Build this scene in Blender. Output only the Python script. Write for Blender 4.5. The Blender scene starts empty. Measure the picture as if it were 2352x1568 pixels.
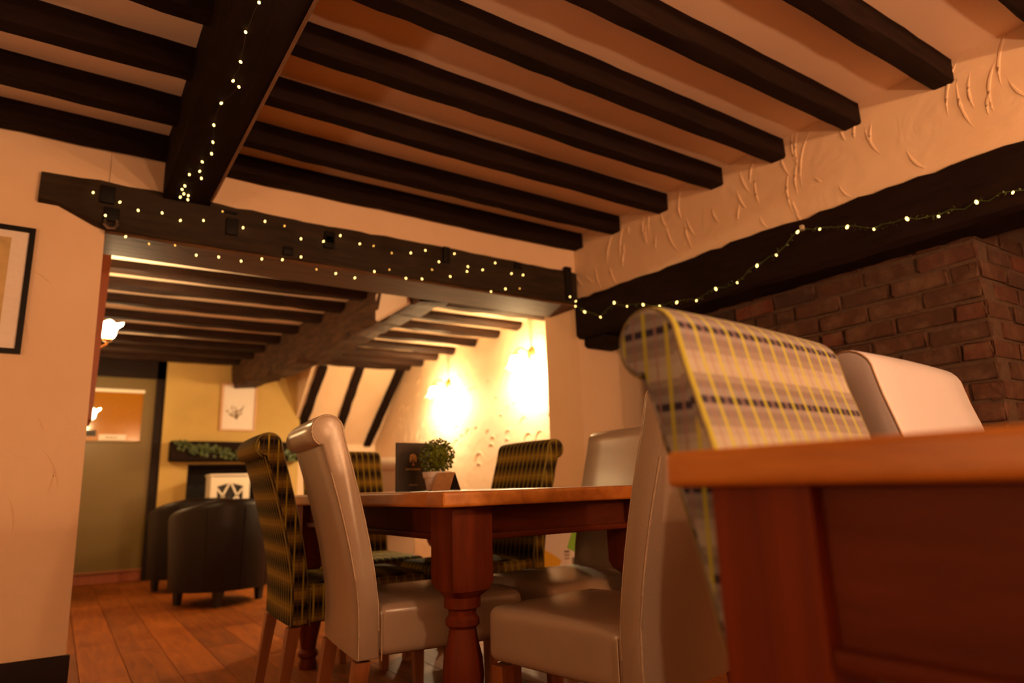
import bpy, math, random
from mathutils import Vector, Matrix

# ------------------------------------------------------------------ camera, world, exposure
scene = bpy.context.scene
C = scene.collection
PW, PH = 2352.0, 1568.0
CX, CY = PW / 2, PH / 2
VPX, VPY = (3500.0, 1045.0), (130.0, 1150.0)       # vanishing points of the room's two floor axes
FOC = math.sqrt(-((VPX[0] - CX) * (VPY[0] - CX) + (VPX[1] - CY) * (VPY[1] - CY)))
EYE = Vector((0, 0, 0.79))
def _cr(p): return Vector((p[0] - CX, p[1] - CY, FOC))
_ux = _cr(VPX).normalized(); _uy = _cr(VPY).normalized(); _uz = _ux.cross(_uy).normalized()
def ray(x, y):
    c = _cr((x, y)); return Vector((_ux.dot(c), _uy.dot(c), _uz.dot(c)))
def at_x(x, y, X): v = ray(x, y); return EYE + v * (X / v.x)
def at_y(x, y, Y): v = ray(x, y); return EYE + v * (Y / v.y)
def at_z(x, y, Z): v = ray(x, y); return EYE + v * ((Z - EYE.z) / v.z)

cam_d = bpy.data.cameras.new('camera'); cam = bpy.data.objects.new('camera', cam_d); C.objects.link(cam)
right = Vector((_ux[0], _uy[0], _uz[0])); down = Vector((_ux[1], _uy[1], _uz[1])); fwd = Vector((_ux[2], _uy[2], _uz[2]))
m = Matrix.Identity(4)
for i in range(3):
    m[i][0] = right[i]; m[i][1] = -down[i]; m[i][2] = -fwd[i]; m[i][3] = EYE[i]
cam.matrix_world = m
cam_d.sensor_width = 36; cam_d.lens = FOC * 36 / PW; cam_d.clip_start = 0.02
cam_d.dof.use_dof = True; cam_d.dof.focus_distance = 1.75; cam_d.dof.aperture_fstop = 2.0
scene.camera = cam
w = bpy.data.worlds.new('world'); scene.world = w; w.use_nodes = True
w.node_tree.nodes['Background'].inputs[0].default_value = (0.02, 0.015, 0.02, 1)
w.node_tree.nodes['Background'].inputs[1].default_value = 0.2
vs = scene.view_settings
vs.view_transform = 'Standard'; vs.look = 'None'; vs.gamma = 1; vs.use_curve_mapping = False
vs.exposure = 0.0
cy = scene.cycles
cy.max_bounces = 8; cy.diffuse_bounces = 5; cy.glossy_bounces = 3; cy.transmission_bounces = 4; cy.transparent_max_bounces = 8
cy.use_denoising = True; cy.sample_clamp_indirect = 4.0; cy.caustics_reflective = False; cy.caustics_refractive = False
LAMP_FAR = (1.0, 0.74, 0.40)      # amber bulbs in the room beyond the beam
LAMP_NEAR = (1.0, 0.57, 0.30)     # bulbs in the room the camera stands in
P_FAR, P_FAR_LEFT, P_NEAR, P_TABLE, P_FILL_LEFT = 102.0, 38.0, 52.0, 108.0, 48.0
P_WALL = 163.0

# ------------------------------------------------------------------ materials
MATS = {}
def new_mat(name):
    mt = bpy.data.materials.new(name); mt.use_nodes = True
    nt = mt.node_tree; b = nt.nodes['Principled BSDF']
    MATS[name] = mt
    return mt, nt, b
def N(nt, t, **kw):
    n = nt.nodes.new(t)
    for k, v in kw.items(): setattr(n, k, v)
    return n
def L(nt, a, b): nt.links.new(a, b)
def setin(n, **kw):
    for k, v in kw.items(): n.inputs[k].default_value = v
def coords(nt, scale=(1, 1, 1), rnd=True, kind='Object'):
    tc = N(nt, 'ShaderNodeTexCoord'); mp = N(nt, 'ShaderNodeMapping')
    mp.inputs['Scale'].default_value = scale
    L(nt, tc.outputs[kind], mp.inputs['Vector'])
    if rnd:
        oi = N(nt, 'ShaderNodeObjectInfo'); mu = N(nt, 'ShaderNodeMath', operation='MULTIPLY'); mu.inputs[1].default_value = 37.0
        L(nt, oi.outputs['Random'], mu.inputs[0]); L(nt, mu.outputs[0], mp.inputs['Location'])
    return mp.outputs[0]
def ramp(nt, fac, stops, interp='LINEAR'):
    r = N(nt, 'ShaderNodeValToRGB'); r.color_ramp.interpolation = interp
    el = r.color_ramp.elements
    while len(el) < len(stops): el.new(0.5)
    for e, (p, c) in zip(el, stops): e.position = p; e.color = (*c, 1)
    L(nt, fac, r.inputs[0]); return r.outputs[0]
def bump(nt, b, h, strength=0.3, dist=0.01):
    bp = N(nt, 'ShaderNodeBump'); setin(bp, Strength=strength, Distance=dist)
    L(nt, h, bp.inputs['Height']); L(nt, bp.outputs[0], b.inputs['Normal'])
def noise(nt, vec, scale, detail=4, rough=0.55, dist=0.0):
    n = N(nt, 'ShaderNodeTexNoise'); setin(n, Scale=scale, Detail=detail, Roughness=rough, Distortion=dist)
    L(nt, vec, n.inputs['Vector']); return n.outputs['Fac']
def plaster(name, c1, c2, rough=0.75, bs=0.5):
    mt, nt, b = new_mat(name); v = coords(nt, rnd=False)
    L(nt, ramp(nt, noise(nt, v, 2.5, 5), [(0.3, c1), (0.7, c2)]), b.inputs['Base Color'])
    b.inputs['Roughness'].default_value = rough
    big = noise(nt, v, 5.5, 3, 0.5, 1.2); fine = noise(nt, v, 70, 3)
    a = N(nt, 'ShaderNodeMath', operation='MULTIPLY_ADD'); a.inputs[1].default_value = 0.12
    L(nt, fine, a.inputs[0]); L(nt, big, a.inputs[2])
    bump(nt, b, a.outputs[0], bs, 0.02)
def wood(name, c1, c2, rough=0.45, scale=(3, 3, 28), bs=0.15, axis=None, spec=0.5, kind='Object'):
    mt, nt, b = new_mat(name); v = coords(nt, scale, kind=kind)
    f = noise(nt, v, 1.0, 6, 0.62, 0.6)
    L(nt, ramp(nt, f, [(0.28, c1), (0.72, c2)]), b.inputs['Base Color'])
    b.inputs['Roughness'].default_value = rough; b.inputs['Specular IOR Level'].default_value = spec
    bump(nt, b, f, bs, 0.004)
def plain(name, col, rough=0.5, metal=0.0, spec=0.5, emit=None, es=0.0, bs=0.0, bsc=60, var=0.15):
    mt, nt, b = new_mat(name)
    v = coords(nt, rnd=False); f = noise(nt, v, bsc, 3)
    L(nt, ramp(nt, f, [(0.3, tuple(x * (1 - var) for x in col)), (0.7, tuple(min(1, x * (1 + var)) for x in col))]), b.inputs['Base Color'])
    setin(b, Roughness=rough, Metallic=metal); b.inputs['Specular IOR Level'].default_value = spec
    if emit: b.inputs['Emission Color'].default_value = (*emit, 1); b.inputs['Emission Strength'].default_value = es
    if bs: bump(nt, b, f, bs, 0.004)

plaster('plaster', (0.74, 0.54, 0.36), (0.79, 0.60, 0.42), bs=0.30)
plaster('plaster_ceiling', (0.80, 0.62, 0.48), (0.84, 0.67, 0.53), bs=0.12)
plaster('plaster_olive', (0.44, 0.30, 0.085), (0.54, 0.36, 0.11), bs=0.15)
wood('dark_beam', (0.005, 0.002, 0.0015), (0.014, 0.006, 0.004), 0.8, (4, 40, 40), 0.5, spec=0.10)
wood('dark_beam_long', (0.005, 0.002, 0.0015), (0.014, 0.006, 0.004), 0.8, (40, 4, 40), 0.5, spec=0.10)
wood('lintel_wood', (0.008, 0.0045, 0.002), (0.030, 0.018, 0.009), 0.7, (4, 34, 34), 0.9, spec=0.22)
wood('brown_beam', (0.012, 0.005, 0.002), (0.085, 0.036, 0.013), 0.75, (34, 4, 34), 0.8, spec=0.2)
wood('brown_joist', (0.008, 0.003, 0.002), (0.030, 0.011, 0.004), 0.7, (4, 40, 40), 0.5, spec=0.15)
wood('chamfer_wood', (0.14, 0.075, 0.04), (0.24, 0.13, 0.07), 0.6, (30, 4, 30), 0.4)
wood('table_top', (0.34, 0.105, 0.012), (0.62, 0.25, 0.038), 0.42, (18, 4, 18), 0.15)
wood('table_red', (0.085, 0.012, 0.002), (0.17, 0.028, 0.003), 0.55, (22, 22, 2.2), 0.15, spec=0.18)
wood('table_rail', (0.065, 0.010, 0.0015), (0.12, 0.022, 0.003), 0.55, (3, 3, 26), 0.15, spec=0.15)
wood('chair_leg_wood', (0.20, 0.065, 0.02), (0.32, 0.12, 0.035), 0.5, (26, 26, 3), 0.1)
wood('red_board', (0.22, 0.05, 0.016), (0.32, 0.08, 0.025), 0.45, (20, 20, 2), 0.1)
wood('lintel_wood_lit', (0.05, 0.022, 0.009), (0.13, 0.060, 0.022), 0.7, (4, 40, 40), 0.4, spec=0.2)  # lighter brown standing for lamplight on the lintel's underside
wood('skirting_wood', (0.006, 0.002, 0.0015), (0.016, 0.006, 0.004), 0.6, (3, 30, 30), 0.2, spec=0.15)
plain('dark_block', (0.004, 0.003, 0.003), 0.6, spec=0.15, bs=0.2)
plain('iron', (0.35, 0.30, 0.28), 0.3, 0.9)
plain('brass', (0.55, 0.36, 0.12), 0.35, 0.9)
plain('leather_cream', (0.40, 0.40, 0.46), 0.30, spec=0.45, bs=0.06, bsc=240, var=0.04)
plain('leather_beige', (0.35, 0.275, 0.21), 0.24, spec=0.6, bs=0.08, bsc=240, var=0.06)
plain('leather_brown', (0.007, 0.0026, 0.0012), 0.42, spec=0.22, bs=0.08, bsc=200, var=0.15)
plain('piping_brown', (0.22, 0.13, 0.07), 0.5)
plain('piping_pale', (0.50, 0.40, 0.30), 0.5)
plain('piping_olive', (0.17, 0.14, 0.05), 0.7)
plain('leg_black', (0.015, 0.011, 0.009), 0.4)
plain('white_paint', (0.80, 0.72, 0.58), 0.45, var=0.04)
plain('pot_white', (0.82, 0.82, 0.86), 0.35, var=0.03)
plain('soil', (0.05, 0.03, 0.02), 0.9, bs=0.6)
plain('menu_black', (0.030, 0.024, 0.018), 0.5)
plain('print_gold', (0.55, 0.36, 0.14), 0.5)
plain('card_brown', (0.52, 0.30, 0.13), 0.6)
plain('card_dark', (0.02, 0.016, 0.015), 0.6)
plain('paper_white', (0.80, 0.72, 0.66), 0.6, var=0.03)
plain('paper_aged', (0.55, 0.40, 0.18), 0.7, bsc=14, var=0.15)
plain('ink', (0.04, 0.03, 0.025), 0.7)
plain('ink_faded', (0.25, 0.17, 0.09), 0.7)
plain('frame_black', (0.004, 0.003, 0.003), 0.5, spec=0.15)
plain('frame_pale', (0.62, 0.36, 0.22), 0.5)
plain('box_yellow', (0.78, 0.46, 0.03), 0.5, var=0.05)
plain('box_green', (0.25, 0.55, 0.06), 0.5, var=0.05)
plain('door_olive', (0.12, 0.075, 0.010), 0.45, var=0.06)
plain('door_frame', (0.010, 0.004, 0.002), 0.6, spec=0.15)
plain('soot', (0.015, 0.010, 0.008), 0.9, bs=0.5, bsc=20)
plain('mortar', (0.062, 0.034, 0.020), 0.9, bs=0.6, bsc=50, var=0.25)
plain('glass_dark', (0.02, 0.02, 0.02), 0.12)
plain('wire_green', (0.05, 0.09, 0.02), 0.5)
plain('wire_clear', (0.03, 0.02, 0.012), 0.5, spec=0.2)
plain('bulb_warm', (1, 0.8, 0.4), 0.4, emit=(1.0, 0.64, 0.19), es=4.5)
plain('bulb_amber', (1, 0.7, 0.2), 0.4, emit=(1.0, 0.50, 0.09), es=1.6)
plain('bulb_hot', (1, 0.8, 0.5), 0.4, emit=(1.0, 0.72, 0.36), es=30.0)
plain('pane_glow', (0.18, 0.07, 0.004), 0.12, emit=(1.0, 0.22, 0.004), es=0.22)  # emission puts the glow of the lit room beyond into the pane
plain('clip_clear', (0.5, 0.42, 0.34), 0.25)
plain('floor_base', (0.05, 0.02, 0.01), 0.8)
plain('fabric_cushion', (0.10, 0.06, 0.03), 0.8)

def mat_plank():
    mt, nt, b = new_mat('plank'); v = coords(nt, (22, 2.2, 22))
    f = noise(nt, v, 1.0, 6, 0.6, 0.8)
    base = ramp(nt, f, [(0.25, (0.15, 0.038, 0.003)), (0.75, (0.34, 0.092, 0.007))])
    oi = N(nt, 'ShaderNodeObjectInfo'); mr = N(nt, 'ShaderNodeMapRange'); setin(mr, **{'To Min': 0.72, 'To Max': 1.25})
    L(nt, oi.outputs['Random'], mr.inputs[0])
    hs = N(nt, 'ShaderNodeHueSaturation'); L(nt, base, hs.inputs['Color']); L(nt, mr.outputs[0], hs.inputs['Value'])
    L(nt, hs.outputs[0], b.inputs['Base Color']); b.inputs['Roughness'].default_value = 0.6; b.inputs['Specular IOR Level'].default_value = 0.18; bump(nt, b, f, 0.15, 0.003)
mat_plank()
def mat_brick():
    mt, nt, b = new_mat('brick'); v = coords(nt, (1, 1, 1))
    oi = N(nt, 'ShaderNodeObjectInfo')
    col = ramp(nt, oi.outputs['Random'], [(0.0, (0.040, 0.014, 0.006)), (0.35, (0.062, 0.020, 0.008)), (0.6, (0.046, 0.018, 0.009)), (0.85, (0.10, 0.021, 0.008)), (1.0, (0.02, 0.008, 0.005))])
    f = noise(nt, v, 26, 5, 0.7)
    mx = N(nt, 'ShaderNodeMixRGB', blend_type='MULTIPLY'); mx.inputs[0].default_value = 0.8
    L(nt, col, mx.inputs[1]); L(nt, ramp(nt, f, [(0.3, (0.55, 0.5, 0.5)), (0.7, (1.25, 1.2, 1.1))]), mx.inputs[2])
    # lime bloom left in blotches
    mx2 = N(nt, 'ShaderNodeMixRGB'); L(nt, ramp(nt, noise(nt, v, 9, 4, 0.7), [(0.48, (0, 0, 0)), (0.72, (0.7, 0.7, 0.7))]), mx2.inputs[0])
    L(nt, mx.outputs[0], mx2.inputs[1]); mx2.inputs[2].default_value = (0.12, 0.068, 0.038, 1)
    L(nt, mx2.outputs[0], b.inputs['Base Color']); b.inputs['Roughness'].default_value = 0.85; bump(nt, b, f, 0.7, 0.006)
mat_brick()
def mat_plaid(name, bright, stops, thread, pinkc, yellow, tf=0.75):
    mt, nt, b = new_mat(name)
    uv = N(nt, 'ShaderNodeUVMap'); sx = N(nt, 'ShaderNodeSeparateXYZ'); L(nt, uv.outputs[0], sx.inputs[0])
    def mth(op, a, bb, c=None):
        n = N(nt, 'ShaderNodeMath', operation=op)
        for i, q in enumerate((a, bb, c)):
            if q is None: continue
            if isinstance(q, (int, float)): n.inputs[i].default_value = q
            else: L(nt, q, n.inputs[i])
        return n.outputs[0]
    fu = mth('FRACT', mth('DIVIDE', sx.outputs[0], 0.037), 0)
    fv = mth('FRACT', mth('DIVIDE', mth('ADD', sx.outputs[1], 0.049), 0.105), 0)
    k = bright
    S = lambda r, g, bb: (r * k, g * k, bb * k)
    base = ramp(nt, fv, stops(S), 'CONSTANT')
    sub = mth('FRACT', mth('DIVIDE', sx.outputs[0], 0.0185), 0)
    lite = mth('GREATER_THAN', mth('ABSOLUTE', mth('SUBTRACT', sub, 0.5), None), 0.40)
    m0 = N(nt, 'ShaderNodeMixRGB'); L(nt, mth('MULTIPLY', mth('MULTIPLY', lite, tf), mth('MULTIPLY_ADD', mth('LESS_THAN', fv, 0.12), 0.85, 0.15)), m0.inputs[0]); L(nt, base, m0.inputs[1]); m0.inputs[2].default_value = (*S(*thread), 1)
    pink = mth('LESS_THAN', mth('ABSOLUTE', mth('SUBTRACT', fu, 0.5), None), 0.028)
    m1 = N(nt, 'ShaderNodeMixRGB'); L(nt, pink, m1.inputs[0]); L(nt, m0.outputs[0], m1.inputs[1]); m1.inputs[2].default_value = (*S(*pinkc), 1)
    yel = mth('LESS_THAN', mth('ABSOLUTE', mth('SUBTRACT', fu, 0.0 if False else 0.999), None), 0.0)
    yel = mth('GREATER_THAN', mth('ABSOLUTE', mth('SUBTRACT', fu, 0.5), None), 0.425)
    m2 = N(nt, 'ShaderNodeMixRGB'); L(nt, yel, m2.inputs[0]); L(nt, m1.outputs[0], m2.inputs[1]); m2.inputs[2].default_value = (*S(*yellow), 1)
    tc = N(nt, 'ShaderNodeTexCoord'); f = noise(nt, tc.outputs['UV'], 500, 2)
    L(nt, m2.outputs[0], b.inputs['Base Color']); b.inputs['Roughness'].default_value = 0.85; b.inputs['Specular IOR Level'].default_value = 0.06
    bump(nt, b, f, 0.25, 0.002)
mat_plaid('plaid', 0.58, lambda S: [(0.0, S(0.045, 0.040, 0.070)), (0.095, S(0.30, 0.30, 0.33)), (0.20, S(0.24, 0.22, 0.22)), (0.30, S(0.33, 0.31, 0.30)), (0.40, S(0.50, 0.50, 0.46)),
    (0.58, S(0.44, 0.43, 0.42)), (0.70, S(0.31, 0.29, 0.28)), (0.82, S(0.25, 0.23, 0.24)), (0.92, S(0.31, 0.30, 0.33))], (0.38, 0.36, 0.35), (0.36, 0.20, 0.22), (0.56, 0.58, 0.07))
mat_plaid('plaid_shaded', 1.0, lambda S: [(0.0, S(0.010, 0.008, 0.007)), (0.14, S(0.045, 0.032, 0.016)), (0.26, S(0.10, 0.068, 0.014)), (0.36, S(0.20, 0.135, 0.020)), (0.50, S(0.24, 0.165, 0.028)),
    (0.64, S(0.14, 0.095, 0.020)), (0.76, S(0.07, 0.048, 0.016)), (0.88, S(0.035, 0.025, 0.014)), (0.95, S(0.02, 0.015, 0.010))], (0.09, 0.065, 0.028), (0.10, 0.05, 0.03), (0.34, 0.29, 0.03), 0.15)  # same fabric as 'plaid', dim light put into its darker colours
def mat_leaf(name, a, bcol):
    mt, nt, b = new_mat(name); v = coords(nt, rnd=False); f = noise(nt, v, 90, 2)
    L(nt, ramp(nt, f, [(0.35, a), (0.65, bcol)]), b.inputs['Base Color']); b.inputs['Roughness'].default_value = 0.45
mat_leaf('leaf_box', (0.03, 0.06, 0.006), (0.17, 0.22, 0.015)); mat_leaf('leaf_ivy', (0.012, 0.032, 0.005), (0.075, 0.095, 0.012))
def mat_shade():
    mt = bpy.data.materials.new('tulip_glass'); mt.use_nodes = True; MATS['tulip_glass'] = mt
    nt = mt.node_tree; nt.nodes.clear()
    out = N(nt, 'ShaderNodeOutputMaterial'); tr = N(nt, 'ShaderNodeBsdfTransparent'); di = N(nt, 'ShaderNodeBsdfTranslucent'); em = N(nt, 'ShaderNodeEmission')
    tr.inputs[0].default_value = (1, 0.9, 0.75, 1); di.inputs[0].default_value = (0.95, 0.85, 0.7, 1)
    em.inputs[0].default_value = (1, 0.62, 0.28, 1); em.inputs[1].default_value = 4.5
    a = N(nt, 'ShaderNodeMixShader'); a.inputs[0].default_value = 0.45; L(nt, tr.outputs[0], a.inputs[1]); L(nt, di.outputs[0], a.inputs[2])
    s = N(nt, 'ShaderNodeAddShader'); L(nt, a.outputs[0], s.inputs[0]); L(nt, em.outputs[0], s.inputs[1]); L(nt, s.outputs[0], out.inputs[0])
mat_shade()

# ------------------------------------------------------------------ mesh helpers
class MB:
    def __init__(s): s.v = []; s.f = []; s.uv = []
    def add(s, vs, fs, uvs=None):
        o = len(s.v); s.v += [tuple(p) for p in vs]
        for i, f in enumerate(fs):
            s.f.append([o + k for k in f]); s.uv.append(uvs[i] if uvs else None)
        return s
    def box(s, a, b):
        x0, y0, z0 = a; x1, y1, z1 = b
        return s.add([(x0, y0, z0), (x1, y0, z0), (x1, y1, z0), (x0, y1, z0), (x0, y0, z1), (x1, y0, z1), (x1, y1, z1), (x0, y1, z1)],
                     [(0, 3, 2, 1), (4, 5, 6, 7), (0, 1, 5, 4), (1, 2, 6, 5), (2, 3, 7, 6), (3, 0, 4, 7)])
    def rbox(s, a, b, r=0.01, n=3, crown=0.0, div=4):
        c = [(a[i] + b[i]) / 2 for i in range(3)]; h = [(b[i] - a[i]) / 2 for i in range(3)]
        r = min(r, min(h) * 0.98)
        def grid(hh):
            g = []
            for k in range(n + 1): g.append(-hh + r * (1 - math.cos(k / n * math.pi / 2)) if r > 0 else -hh)
            for k in range(1, div): g.append(-hh + r + (2 * hh - 2 * r) * k / div)
            for k in range(n + 1): g.append(hh - r * (1 - math.cos((n - k) / n * math.pi / 2)))
            return g
        def put(p):
            q = [max(-h[i] + r, min(h[i] - r, p[i])) for i in range(3)]
            d = Vector([p[i] - q[i] for i in range(3)])
            if d.length > 1e-9: d = d.normalized() * r
            o = [q[i] + d[i] for i in range(3)]
            if crown and o[2] > 0:
                o[2] += crown * max(0, 1 - (o[0] / h[0]) ** 2) * max(0, 1 - (o[1] / h[1]) ** 2)
            return (c[0] + o[0], c[1] + o[1], c[2] + o[2])
        for ax in range(3):
            i, j = [(1, 2), (2, 0), (0, 1)][ax]
            gi, gj = grid(h[i]), grid(h[j])
            for sg in (-1, 1):
                vs = []
                for u in gi:
                    for w_ in gj:
                        p = [0, 0, 0]; p[ax] = sg * h[ax]; p[i] = u; p[j] = w_; vs.append(put(p))
                m_ = len(gj); fs = []
                for u in range(len(gi) - 1):
                    for w_ in range(m_ - 1):
                        q = (u * m_ + w_, (u + 1) * m_ + w_, (u + 1) * m_ + w_ + 1, u * m_ + w_ + 1)
                        fs.append(q if sg > 0 else q[::-1])
                s.add(vs, fs)
        return s
    def rings(s, rings, closed=True, caps=True, loop=False):
        n = len(rings[0]); vs = [p for r in rings for p in r]; fs = []
        R = len(rings)
        for i in range(R if loop else R - 1):
            k = (i + 1) % R
            for j in range(n if closed else n - 1):
                l = (j + 1) % n
                fs.append((i * n + j, i * n + l, k * n + l, k * n + j))
        if caps and not loop:
            fs.append(tuple(range(n))[::-1]); fs.append(tuple((R - 1) * n + j for j in range(n)))
        return s.add(vs, fs)
    def tube(s, pts, r, n=6, caps=True):
        pts = [Vector(p) for p in pts]; rs = r if isinstance(r, (list, tuple)) else [r] * len(pts)
        rr = []; up = Vector((0, 0, 1))
        for i, p in enumerate(pts):
            t = (pts[min(i + 1, len(pts) - 1)] - pts[max(i - 1, 0)])
            t = t.normalized() if t.length > 1e-9 else Vector((0, 0, 1))
            a = up - t * up.dot(t)
            if a.length < 0.1: a = Vector((1, 0, 0)) - t * t.x
            a.normalize(); bb = t.cross(a)
            rr.append([p + (a * math.cos(2 * math.pi * k / n) + bb * math.sin(2 * math.pi * k / n)) * rs[i] for k in range(n)])
        return s.rings(rr, caps=caps)
    def lathe(s, prof, n=20, c=(0, 0, 0)):
        rr = [[(c[0] + r * math.cos(2 * math.pi * k / n), c[1] + r * math.sin(2 * math.pi * k / n), c[2] + z) for k in range(n)] for r, z in prof]
        return s.rings(rr)
    def build(s, name, mat, parent=None, smooth=35, boxuv=False, loc=None, rot=None, data_only=False):
        me = bpy.data.meshes.new(name); me.from_pydata(s.v, [], s.f); me.update()
        if boxuv or any(u is not None for u in s.uv):
            ul = me.uv_layers.new(name='UVMap')
            for pi, p in enumerate(me.polygons):
                nx, ny, nz = (abs(q) for q in p.normal); cu = s.uv[pi]
                for k, li in enumerate(p.loop_indices):
                    co = me.vertices[me.loops[li].vertex_index].co
                    if cu is not None: ul.data[li].uv = cu[k]
                    elif nz >= nx and nz >= ny: ul.data[li].uv = (co.x, co.y)
                    elif nx >= ny: ul.data[li].uv = (co.y, co.z)
                    else: ul.data[li].uv = (co.x, co.z)
        if smooth:
            for p in me.polygons: p.use_smooth = True
            me.set_sharp_from_angle(angle=math.radians(smooth))
        me.materials.append(MATS[mat])
        if data_only: return me
        o = bpy.data.objects.new(name, me); C.objects.link(o)
        if parent: o.parent = parent
        if loc: o.location = loc
        if rot: o.rotation_euler = rot
        return o
def inst(me, name, parent=None, loc=(0, 0, 0), rot=(0, 0, 0), scale=None):
    o = bpy.data.objects.new(name, me); C.objects.link(o); o.location = loc; o.rotation_euler = rot
    if scale: o.scale = scale
    if parent: o.parent = parent
    return o
def tag(o, label, cat, group=None, kind=None):
    o['label'] = label; o['category'] = cat
    if group: o['group'] = group
    if kind: o['kind'] = kind
    return o
def empty(name, loc=(0, 0, 0), rz=0):
    o = bpy.data.objects.new(name, None); C.objects.link(o); o.location = loc; o.rotation_euler = (0, 0, rz); o.empty_display_size = 0.1
    return o
def struct(o): o['kind'] = 'structure'; return o
def copy_tree(o, parent=None):
    c = o.copy(); C.objects.link(c); c.parent = parent
    for ch in list(o.children): copy_tree(ch, c)
    return c
RND = random.Random(7)
def timber(p0, p1, w_, h_, jit=0.004, step=0.12, ch=0.012, seed=1, sag=0.0, top_jit=None):
    """squared, hand-worn timber: p0,p1 = centre of its underside; h_ upwards"""
    rn = random.Random(seed); p0 = Vector(p0); p1 = Vector(p1); t = (p1 - p0); ln = t.length; t.normalize()
    sd = t.cross(Vector((0, 0, 1))).normalized(); up = sd.cross(t)
    n = max(2, int(ln / step)); rr = []
    tj = top_jit if top_jit is not None else jit
    sec = [(-w_ / 2 + ch, 0), (w_ / 2 - ch, 0), (w_ / 2, ch), (w_ / 2, h_ - ch * .3), (w_ / 2 - ch * .3, h_), (-w_ / 2 + ch * .3, h_), (-w_ / 2, h_ - ch * .3), (-w_ / 2, ch)]
    ph = [rn.uniform(0, 6.3) for _ in range(16)]
    for i in range(n + 1):
        s = i / n; c = p0 + t * (ln * s) - up * (sag * 4 * s * (1 - s)); ring = []
        for k, (a, b) in enumerate(sec):
            j = tj if b > h_ / 2 else jit
            wv = math.sin(s * ln * 3.1 + ph[k]) * 0.5 + math.sin(s * ln * 7.7 + ph[k + 8]) * 0.3
            ring.append(c + sd * (a + (wv + rn.uniform(-.6, .6)) * j * 0.6) + up * (b + (math.sin(s * ln * 4.3 + ph[k]) * .5 + rn.uniform(-.6, .6)) * j))
        rr.append(ring)
    return MB().rings(rr)

# ------------------------------------------------------------------ the room shell
YL = 3.30            # plane of the wall that carries the lit oak lintel
YB = YL + 0.36       # its other side
ZC, ZJ = 2.43, 2.33  # near ceiling, undersides of its joists
ZC2, ZJ2 = 2.215, 2.15
XR = 2.76            # right end of the opening
XB = 3.0             # brick face
XF = 3.28            # right wall of the far room

fl = struct(MB().box((-3.2, -3.0, -0.08), (4.2, 8.6, -0.012)).build('floor', 'floor_base', smooth=0))
pw, pl = 0.163 * 1.18, 1.28
def plank_mesh(k):
    return MB().rbox((0.0012, 0.0012, -0.012), (pw - 0.0012, pl - 0.0012, 0.0), 0.0018, 1, div=1).build('plank', 'plank', data_only=True, smooth=0)
pm = [plank_mesh(0)]
x = 0.351 * 1.0 - pw * 8
row = 0
while x < 3.3:
    y = -1.4 + ((row * 0.43) % 1.0) * pl
    if x < -0.3: y0 = 2.0
    while y < 8.3:
        if not (x < -0.4 and y < 1.0) and not (x > 3.05 and y < 3.2):
            inst(pm[0], 'plank', fl, (x, y, 0))
        y += pl
    x += pw; row += 1

# plaster wall with the wide opening
wb = MB()
wb.add([(-3.0, YL, 0), (0.088, YL, 0), (0.062, YL, 2.43), (-3.0, YL, 2.43), (-3.0, YB, 0), (0.088, YB, 0), (0.062, YB, 2.43), (-3.0, YB, 2.43)],
       [(0, 1, 2, 3), (5, 4, 7, 6), (1, 5, 6, 2), (0, 3, 7, 4), (3, 2, 6, 7), (0, 4, 5, 1)])
wb.box((0.062, YL, 2.13), (XR, YB, ZC)); wb.box((XR, YL, 0), (4.0, YB, ZC))
wall_back = struct(wb.build('wall_back', 'plaster', smooth=0))
# right wall over the fireplace: runs very slightly outwards towards the camera
rw = MB()
xa, xb_ = 2.752, 2.985                      # at Y = YL and at Y = -2.0
def rwx(y): return 2.757 + (3.3 - y) * 0.043
rw.add([(rwx(YL), YL, 1.97), (rwx(-2.8), -2.8, 1.97), (rwx(-2.8), -2.8, ZC), (rwx(YL), YL, ZC), (3.9, YL, 1.97), (3.9, -2.8, 1.97), (3.9, -2.8, ZC), (3.9, YL, ZC)],
       [(0, 1, 2, 3), (5, 4, 7, 6), (1, 5, 6, 2), (4, 0, 3, 7), (3, 2, 6, 7), (0, 4, 5, 1)])
rw.box((rwx(-0.9), -2.8, 0), (3.9, -0.9, 1.97))
wall_right = struct(rw.build('wall_right', 'plaster', smooth=0))
struct(MB().box((-3.2, -3.0, 0), (-3.0, YL, ZC)).build('wall_left', 'plaster', smooth=0))
struct(MB().box((-3.2, -3.0, 0), (4.0, -2.8, ZC)).build('wall_front', 'plaster', smooth=0))
ceil = struct(MB().box((-3.2, -3.0, ZC), (4.0, YB, ZC + 0.1)).build('ceiling', 'plaster_ceiling', smooth=0))
# skirting on the wall left of the opening
struct(MB().rbox((-2.99, YL - 0.022, 0.0), (0.10, YL - 0.001, 0.205), 0.006, 2, div=1).build('baseboard_back', 'skirting_wood'))

# joists of the near ceiling: right of the main beam and left of it
RY = [(-0.53, -0.53), (-0.15, -0.15), (0.225, 0.225), (0.605, 0.60), (0.983, 0.979), (1.362, 1.356), (1.722, 1.726), (2.098, 2.091), (2.478, 2.470), (2.862, 2.858), (3.21, 3.205)]
for i, (ya, yb) in enumerate(RY):
    hw = 0.042
    timber((0.42, ya + hw, ZJ), (rwx(yb) + 0.05, yb + hw, ZJ), 0.082, 0.108, 0.0045, 0.10, 0.008, 20 + i, sag=0.006).build('joist', 'dark_beam', ceil)
LY = [-0.1, 0.28, 0.66, 1.04, 1.42, 1.79, 2.165, 2.535, 2.905, 3.275]
for i, ya in enumerate(LY):
    timber((-3.0, ya - 0.02, ZJ), (0.34, ya - 0.03, ZJ), 0.092, 0.108, 0.0055, 0.10, 0.010, 60 + i).build('joist', 'dark_beam', ceil)
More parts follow.
